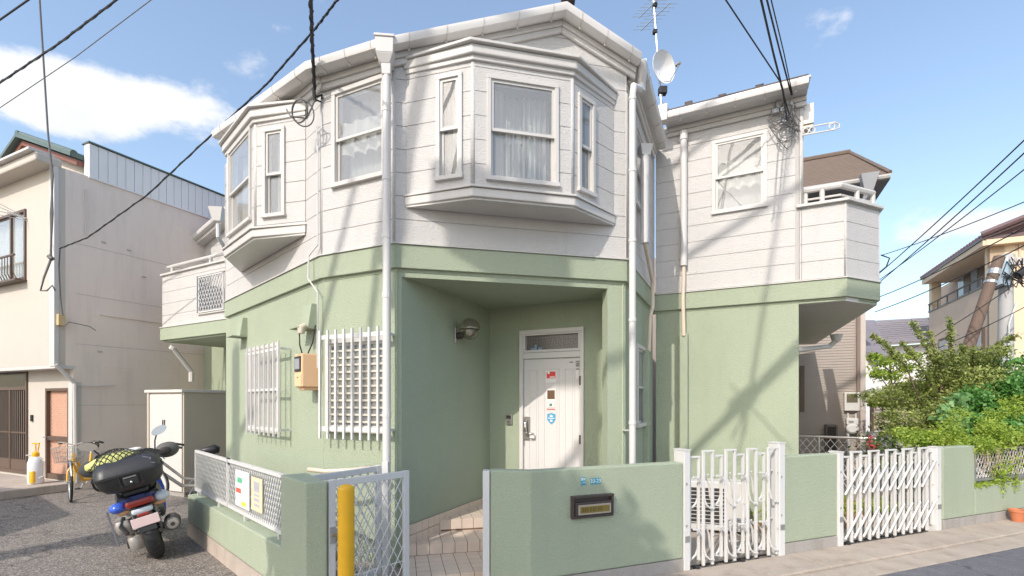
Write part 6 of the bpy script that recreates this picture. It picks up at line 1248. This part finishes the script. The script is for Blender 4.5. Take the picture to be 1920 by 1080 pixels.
for (u0, v0, u1, v1, n) in ((1760, 700, 1708, 602, 420), (1785, 690, 1781, 598, 420), (1820, 690, 1906, 628, 520), (1850, 690, 1895, 650, 260), (1700, 690, 1634, 628, 420), (1745, 720, 1690, 640, 420), (1805, 700, 1800, 645, 200), (1790, 720, 1812, 650, 200), (1825, 690, 1825, 655, 160), (1730, 760, 1600, 742, 200), (1740, 800, 1650, 815, 220), (1765, 700, 1740, 620, 260)):
    a, b = P(u0, v0, 8.2), P(u1, v1, 7.9); pts.append(shoot(rs, a, b, n, .035, .05)); tw.tube([bs.lerp(a, .7), a, a.lerp(b, .5) + Vector((0, 0, .05)), b], [.015, .012, .008, .003], 5)
leaves("foliage", np.concatenate(pts), .052, m_leafo, tr, 3, .5); tw.build("branches", m_bark, tr)
rs = np.random.RandomState(8)
tr = thing("vine_hedge", "dense mid green climbing hedge filling the right edge behind the wall", "hedge", P(1890, 752, 7.8) - Vector((0, 0, HC))); pts = []
for (u, v, Y, rx, rz, n) in ((1900, 780, 7.6, .50, .5, 9000), (1850, 810, 7.5, .45, .3, 6000), (1930, 730, 7.9, .6, .5, 6000), (1960, 800, 7.6, .6, .6, 4000), (1800, 810, 7.4, .3, .2, 2600), (1870, 750, 7.6, .4, .35, 5000)):
    c = P(u, v, Y)
    for k in range(7): cc = c + Vector((rs.normal() * rx * .6, rs.normal() * .2, rs.normal() * rz * .55)); pts.append(blob(rs, cc, (rx * .5, .3, rz * .45), n // 7))
leaves("foliage", np.concatenate(pts), .06, m_leafm, tr, 5, .7); m = MB(); c = P(1900, 752, 7.6)
for k in range(8): m.tube([(c.x + rs.normal() * .2, c.y, 0), (c.x + rs.normal() * .4, c.y, .8), (c.x + rs.normal() * .5, c.y, 1.6)], [.02, .015, .006], 5)
m.build("stems", m_bark, tr)
tr = thing("lime_creeper", "bright lime creeper spilling over the mesh fence onto the low wall", "climbing plant", FS.pt(sT1 + .6, -.1, .5)); pts = []
for k in range(70):
    s = sT1 + rs.uniform(-.02, 2.4); z = 1.0 + rs.uniform(-.16, .30) * (1 + .5 * math.sin(s * 5)) + .20 * (s - sT1); c = FS.pt(s, rs.uniform(-.35, .0), z); pts.append(blob(rs, c, (.17, .15, .12), 240, .2))
for k in range(12): s = sT1 - rs.uniform(.05, .55); c = FS.pt(s, -.35 - rs.uniform(0, .3), WH + rs.uniform(.02, .16)); pts.append(blob(rs, c, (.15, .12, .09), 200, .2))
for k in range(20): s = sT1 + .35 + rs.uniform(0, 1.6); c = FS.pt(s, .01, rs.uniform(.50, .85)); pts.append(blob(rs, c, (.10, .04, .14), 50, .2))
for k in range(16): s = sT1 + rs.uniform(.0, .6); pts.append(blob(rs, FS.pt(s, -.03, .535), (.06, .03, .02), 45, .2))
leaves("foliage", np.concatenate(pts), .045, m_leafl, tr, 7, .45); m = MB()
for k in range(40): s = sT1 + rs.uniform(.02, 2.0); m.tube([FS.pt(s, -.02, 1.02), FS.pt(s + rs.normal() * .05, -.0, .85), FS.pt(s + rs.normal() * .08, .0, rs.uniform(.62, .8))], .003, 4)
m.build("stems", mat("pale_stem", (.45, .36, .27), .8), tr)
tr = thing("leafy_shrub", "shrub of broad pale leaves tucked between myrtle and gate", "shrub", P(1790, 752, 7.4) - Vector((0, 0, HC))); pts = [blob(rs, P(u, v, 7.3), (.14, .12, .14), 60, .1) for u, v in ((1790, 770), (1800, 790), (1780, 800), (1770, 775), (1795, 750), (1815, 800))]; leaves("foliage", np.concatenate(pts), .10, leafmat("broad_pale_leaves", (.14, .30, .10), (.30, .50, .22)), tr, 9, .75); m = MB(); c = P(1790, 752, 7.3); m.tube([(c.x, c.y, 0), (c.x, c.y, 1.5)], .01, 5); m.build("stem", m_bark, tr)
tr = thing("small_tree", "light airy bright green tree in front of the white house", "tree", P(1665, 752, 9.6) - Vector((0, 0, HC))); pts = []; m = MB(); c = P(1672, 752, 9.6); m.tube([(c.x, c.y, 0), (c.x + .05, c.y, 1.2), (c.x - .05, c.y, 2.6)], [.04, .03, .012], 6)
for (u, v, r) in ((1655, 680, .24), (1680, 672, .22), (1645, 700, .18), (1670, 705, .24), (1700, 690, .18), (1650, 745, .22), (1680, 740, .24), (1665, 757, .22), (1640, 755, .14), (1700, 755, .12), (1712, 668, .12), (1640, 668, .12)): cc = P(u, v, 9.6 + rs.normal() * .15); pts.append(blob(rs, cc, (r, r, r * .55), 330, .1)); m.tube([(c.x, c.y, cc.z - .35), cc], [.014, .005], 5)
leaves("foliage", np.concatenate(pts), .065, m_leafl, tr, 11, .5); m.build("trunk", m_bark, tr)
# garden ground behind gate 2
gs = MB(); 
gp = [FS.pt(sM1 - .3, -.5, .03), FS.pt(sT0 + .2, -.5, .03), FS.pt(sT0 + 2.5, -4.5, .03), FS.pt(sM1 - .2, -4.5, .03)]; gs.add(gp, [(0, 1, 2, 3)]); gs.build("garden_soil", m_soil, kind='structure')
pts = []
for k in range(90): s = rs.uniform(sM1 - .2, sT0 + .5); o = -rs.uniform(.5, 4.2); pts.append(blob(rs, FS.pt(s, o, .08 + rs.uniform(0, .12)), (.16, .16, .10), 70, .1))
leaves("weeds", np.concatenate(pts), .055, m_leafl, None, 13, .5, -.6, kind='stuff')
pts = [blob(rs, FS.pt(rs.uniform(sT1 - .1, sT1 + 2.6), rs.uniform(-.5, -1.6), rs.uniform(.3, 1.0)), (.3, .3, .3), 120, .1) for _ in range(26)]; leaves("undergrowth", np.concatenate(pts), .06, m_leafd, None, 15, .6, kind='stuff')
# pink flowers by the mesh fence
t = thing("flowering_plant", "stalks of pink red blossom by the end of the diamond mesh fence", "plant", P(1635, 840, 8.3)); pts = [blob(rs, P(u, v, 8.2), (.05, .05, .14), 90, .1) for u, v in ((1634, 835), (1645, 842), (1632, 828))]; leaves("blossom", np.concatenate(pts), .035, mat("pink_blossom", (.70, .12, .16), .6), t, 17, .8); m = MB(); c = P(1638, 840, 8.2); m.tube([(c.x, c.y, 0), (c.x, c.y, 1)], .01, 5); m.build("stem", m_bark, t)
# plant bits behind gate 1
t = thing("coiled_hose", "loosely coiled pale garden hose behind the curved folding gate", "hose", (0, 0, 0)); c = P(1388, 1000, 5.3); m = MB()
for k in range(7): m.torus(c + Vector((rs.normal() * .03, rs.normal() * .03, rs.normal() * .03)), (rs.normal() * .4, 1, rs.normal() * .4), .10 + .012 * k, .009, 22, 5)
m.build("hose_loops", m_pipe, t, smooth=True); t.location = (c.x, c.y, 0); bpy.data.objects[m and "hose_loops"].matrix_parent_inverse = Matrix.Translation(-Vector((c.x, c.y, 0)))
# ---------------------------------------------------------------- overhead wires
def wire(pts, r, label, mt=None, sag=0, cat="cable", group=None, twist=0):
    out = []
    for i in range(len(pts) - 1):
        n = 14 if len(pts) == 2 else 6
        for k in range(n + (i == len(pts) - 2)):
            t = k / n; p = pts[i].lerp(pts[i + 1], t); out.append(p - Vector((0, 0, sag * 4 * t * (1 - t) if len(pts) == 2 else 0)))
    m = MB(); m.tube(out, r, 6)
    if twist:
        d = 0; o2 = []; 
        fine_ = [out[i].lerp(out[i + 1], j / 12) for i in range(len(out) - 1) for j in range(12)]
        for i, p in enumerate(fine_):
            a = i * .9; o2.append(p + Vector((math.cos(a * .4), 0, math.sin(a * .4))) * twist * .8)
        m.tube(o2, r * .8, 4)
    k = m.build("overhead_cable", mt or m_cable); tag(k, label, cat, group); return k
wire([P(-60, 79, 6), P(110, -40, 5.2)], .010, "short black cable crossing the top left corner of the sky")
wire([P(-80, 208, 7.5), P(0, 155, 7), P(110, 82, 6.4), P(218, 0, 5.8), P(300, -65, 5.4)], .012, "thick twisted cable rising over the big cloud", twist=.014)
wire([P(-80, 255, 9), P(0, 202, 8.7), P(140, 108, 8.2), P(283, 0, 7.6), P(360, -60, 7.3)], .007, "thin grey cable below the twisted one over the cloud", m_gcable)
wire([P(112, 466, 8.5), P(165, 445, 8.3), P(277, 365, 7.6), P(405, 245, 6.8), P(500, 158, 6.0), P(590, 55, 5.3), P(632, 0, 4.9), P(670, -50, 4.6)], .011, "black cable sagging from the neighbour's wall past the left eaves", twist=.012)
wire([P(582, -60, 3.9), P(583, 0, 4.2), P(586, 90, 4.8), P(590, 168, 5.1)], .016, "doubled service cable dropping onto the left eaves bracket", twist=.015)
for (p_, r_, lb_) in (([P(1320, -60, 5.2), P(1361, 0, 5.3), P(1462, 152, 6.0), P(1480, 215, 6.2)], .008, "leftmost of the cables fanning down to the right wing corner"),
        ([P(1418, -60, 4.6), P(1427, 0, 4.8), P(1450, 100, 5.6), P(1468, 170, 6.1), P(1476, 228, 6.2)], .011, "thick inner cable of the fan above the right wing"),
        ([P(1430, -60, 4.6), P(1438, 0, 4.8), P(1462, 95, 5.6), P(1484, 178, 6.1)], .009, "third cable of the fan above the right wing"),
        ([P(1436, -60, 4.6), P(1446, 0, 4.8), P(1470, 100, 5.6), P(1486, 178, 6.1)], .006, "thin rightmost cable of the fan above the right wing")): wire(p_, r_, lb_)
for (a, b, r_, lb_, sg) in (((1648, 513, 16), (1960, 225, 9), .016, "upper of the parallel cables crossing the sky at right", .05), ((1648, 530, 16), (1960, 250, 9), .016, "second parallel cable crossing the sky at right", .05), ((1650, 524, 16), (1960, 286, 9), .013, "third parallel cable crossing the sky at right", .05),
        ((1655, 478, 14), (1960, 362, 9), .010, "shallow cable cutting across the parallel ones at right", .05), ((1640, 560, 18), (1960, 405, 10), .014, "cable running just above the beige house eaves", .1), ((1640, 585, 18), (1960, 440, 11), .014, "cable passing before the beige house roof", .1), ((1700, 660, 12), (1960, 490, 12), .012, "lower cable crossing the tan wall of the beige house", .1), ((1640, 700, 12), (1960, 555, 13), .012, "lowest cable running over the myrtle to the utility pole", .1)):
    wire([P(*a), P(*b)], r_, lb_, None, sg)
m = MB(); m.tube([P(1652, 478, 14), P(1668, 484, 14), P(1662, 500, 14), P(1650, 510, 14)], .02, 5); tag(m.build("cable_tail", m_cable), "short cable tail curling beside the right balcony corner", "cable")
# ---------------------------------------------------------------- things on the photographer's side that throw the shadows
def back(Wp, k): return Wp - L * k
def street_cable(W1, W2, k1, k2, r, ext=(1.5, 6), label=""):
    a, b = back(W1, k1), back(W2, k2); d = b - a; m = MB(); m.tube([a - d * ext[0], a, b, b + d * ext[1]], r, 8); tag(m.build("street_cable", m_cable), label, "cable", "street cables above the photographer")
def dw(u, v, o=0): return FD.pt(FD.s(u, o), o, FD.z(u, v, o))
street_cable(dw(1292, 850), dw(1500, 638), 12, 10, .05, (1.2, 4), "thick street cable bundle strung above the road")
street_cable(dw(1330, 815), dw(1498, 658), 11, 9.6, .035, (1.2, 4), "thinner street cable under the thick bundle")
street_cable(dw(1260, 312), dw(1390, 206), 9, 8.2, .045, (1.2, 4), "upper street cable above the photographer")
street_cable(dw(1270, 490), dw(1490, 352), 10, 9, .045, (1.2, 4), "middle street cable above the photographer")
for (a_, b_, r_, n_) in ((dw(1474, 300), dw(1402, 740), .014, 'steep'), (dw(1480, 300), dw(1414, 700), .010, 'steeper'), (dw(1385, 735), dw(1460, 815), .012, 'crossing'), (dw(1410, 740), dw(1380, 800), .016, 'slanting')):
    street_cable(a_, b_, 9.5, 9.2, r_, (.25, .3), "short " + n_ + " wire added out of view to streak the right wing with shadow")  # unseen wire lengths, placed only for the thin shadow streaks on the wing
c = back(dw(1392, 748), 11.2); m = MB(); m.tube([c + Vector((-.16, -.06, .0)), c + Vector((.16, .06, 0))], .10, 10); tag(m.build("splice_box", m_black), "dark splice closure hung on the street cables", "splice closure")
def aw(F, u, v, o=0): return F.pt(F.s(u, o), o, F.z(u, v, o))
for (W1, W2, k, r, lb_) in ((aw(FA, 806, 170), aw(FA, 748, 330), 9, .075, 'thickest slack drop cable hanging from the street pole'), (aw(FA, 770, 300), aw(FA, 744, 440), 8, .05, 'second thick drop cable nearest the street pole'), (aw(FB, 712, 420), aw(FB, 688, 610), 9, .045, 'thinner drop cable left of the thick pair'), (aw(FB, 650, 400), aw(FB, 610, 560), 9, .04, 'thinnest drop cable, leftmost of the four')):
    street_cable(W1, W2, k, k - .6, r, (.35, .8), lb_)
p0 = Vector((-4.185, 4.646, 0)) - LH * 9.2
t = thing("street_pole", "concrete street pole standing behind the photographer at left", "utility pole", (p0.x - .9, p0.y, 0)); 
pb = Vector((-5.35, 5.35, 0)) - LH * 8.5; t.location = pb; MB().tube([pb, pb + Vector((0, 0, 11))], [.24, .18], 14).build("pole_shaft", m_pole, t, auto=True); MB().box(pb.x - .9, pb.x + .9, pb.y - .05, pb.y + .05, 9.6, 9.7).build("crossarm", m_pole, t); MB().tube([pb + Vector((.4, 0, 7.2)), pb + Vector((.4, 0, 8.1))], .28, 14).build("transformer", m_pole, t)
pb = Vector((-4.1, 4.8, 0)) - LH * 8; t = thing("sign_pole", "slim steel sign pole behind the photographer", "pole", pb); MB().tube([pb, pb + Vector((0, 0, 6))], .035, 8).build("pole_shaft", m_metal, t)
pb = Vector((.46, 5.13, 0)) - LH * 8; t = thing("equipment_pole", "concrete pole with a wide grey equipment case behind the photographer", "utility pole", pb); MB().tube([pb, pb + Vector((0, 0, 9.85))], [.15, .12], 14).build("pole_shaft", m_pole, t, auto=True)
ea = Vector((LH.y, -LH.x, 0)); m = MB(); cc = pb - ea * .45; m.tube([cc + Vector((0, 0, 9.2)) - ea * .38, cc + Vector((0, 0, 9.25)) + ea * .40], .26, 14); m.build("equipment_case", m_pole, t, auto=True)
# unseen canopy added beside the lane, shaped so its shadow corner lies on the asphalt
off = LH * (2.9 / math.tan(R(SUN_EL))); t = thing("shadow_canopy", "flat canopy on posts added out of view to shade the lane at left", "shadow_canopy", (-11, 3, 0)); m = MB(); poly = [Vector(a + (2.85,)) - off for a in ((-6.4, 7.05), (-8.3, 8.5), (-13, 9.5), (-10, 5.6), (-6.26, 5.95))]
m.prism(poly[::-1], (0, 0, .1)); m.build("roof_slab", m_metal, t)
for p in (poly[0], poly[1], poly[3]): MB().tube([(p.x - .3, p.y - .2, 0), (p.x - .3, p.y - .2, 2.86)], .04, 8).build("canopy_post", m_metal, t)
# roadside tree behind the camera whose crown dapples the front wall
rs = np.random.RandomState(21); wc = Vector((.55, 4.3, .35)); tcn = back(wc, 8.2); tr = thing("street_tree", "roadside tree behind the photographer shading the front wall", "tree", (tcn.x, tcn.y, 0)); pts = []
ea = Vector((LH.y, -LH.x, 0)); eb = ea.cross(L).normalized(); eb = eb if eb.z > 0 else -eb
for (x, y, r) in ((-1.15, -.2, .35), (-.7, .0, .45), (-.2, .05, .5), (.25, .05, .45), (-.5, -.5, .45), (.1, -.5, .5), (.55, -.1, .30), (.5, -.6, .35), (.85, -.2, .38), (1.05, -.55, .36), (.85, -.95, .4), (-.9, .15, .35), (-.4, .2, .3), (-.1, -.3, .5), (-1.7, -.9, .35), (.3, -1.3, .4), (-1.1, -.75, .4), (-.6, -1.0, .5), (.1, -1.0, .45), (-1.6, -.5, .3)):
    c = tcn + ea * x + eb * y; pts.append(blob(rs, c, (r, r, r * .9), int(7000 * r * r), .0))
leaves("foliage", np.concatenate(pts), .14, m_leafm, tr, 23, .8); m = MB(); m.tube([(tcn.x, tcn.y, 0), (tcn.x, tcn.y, tcn.z - .5), tcn], [.12, .08, .03], 8); m.build("trunk", m_bark, tr)
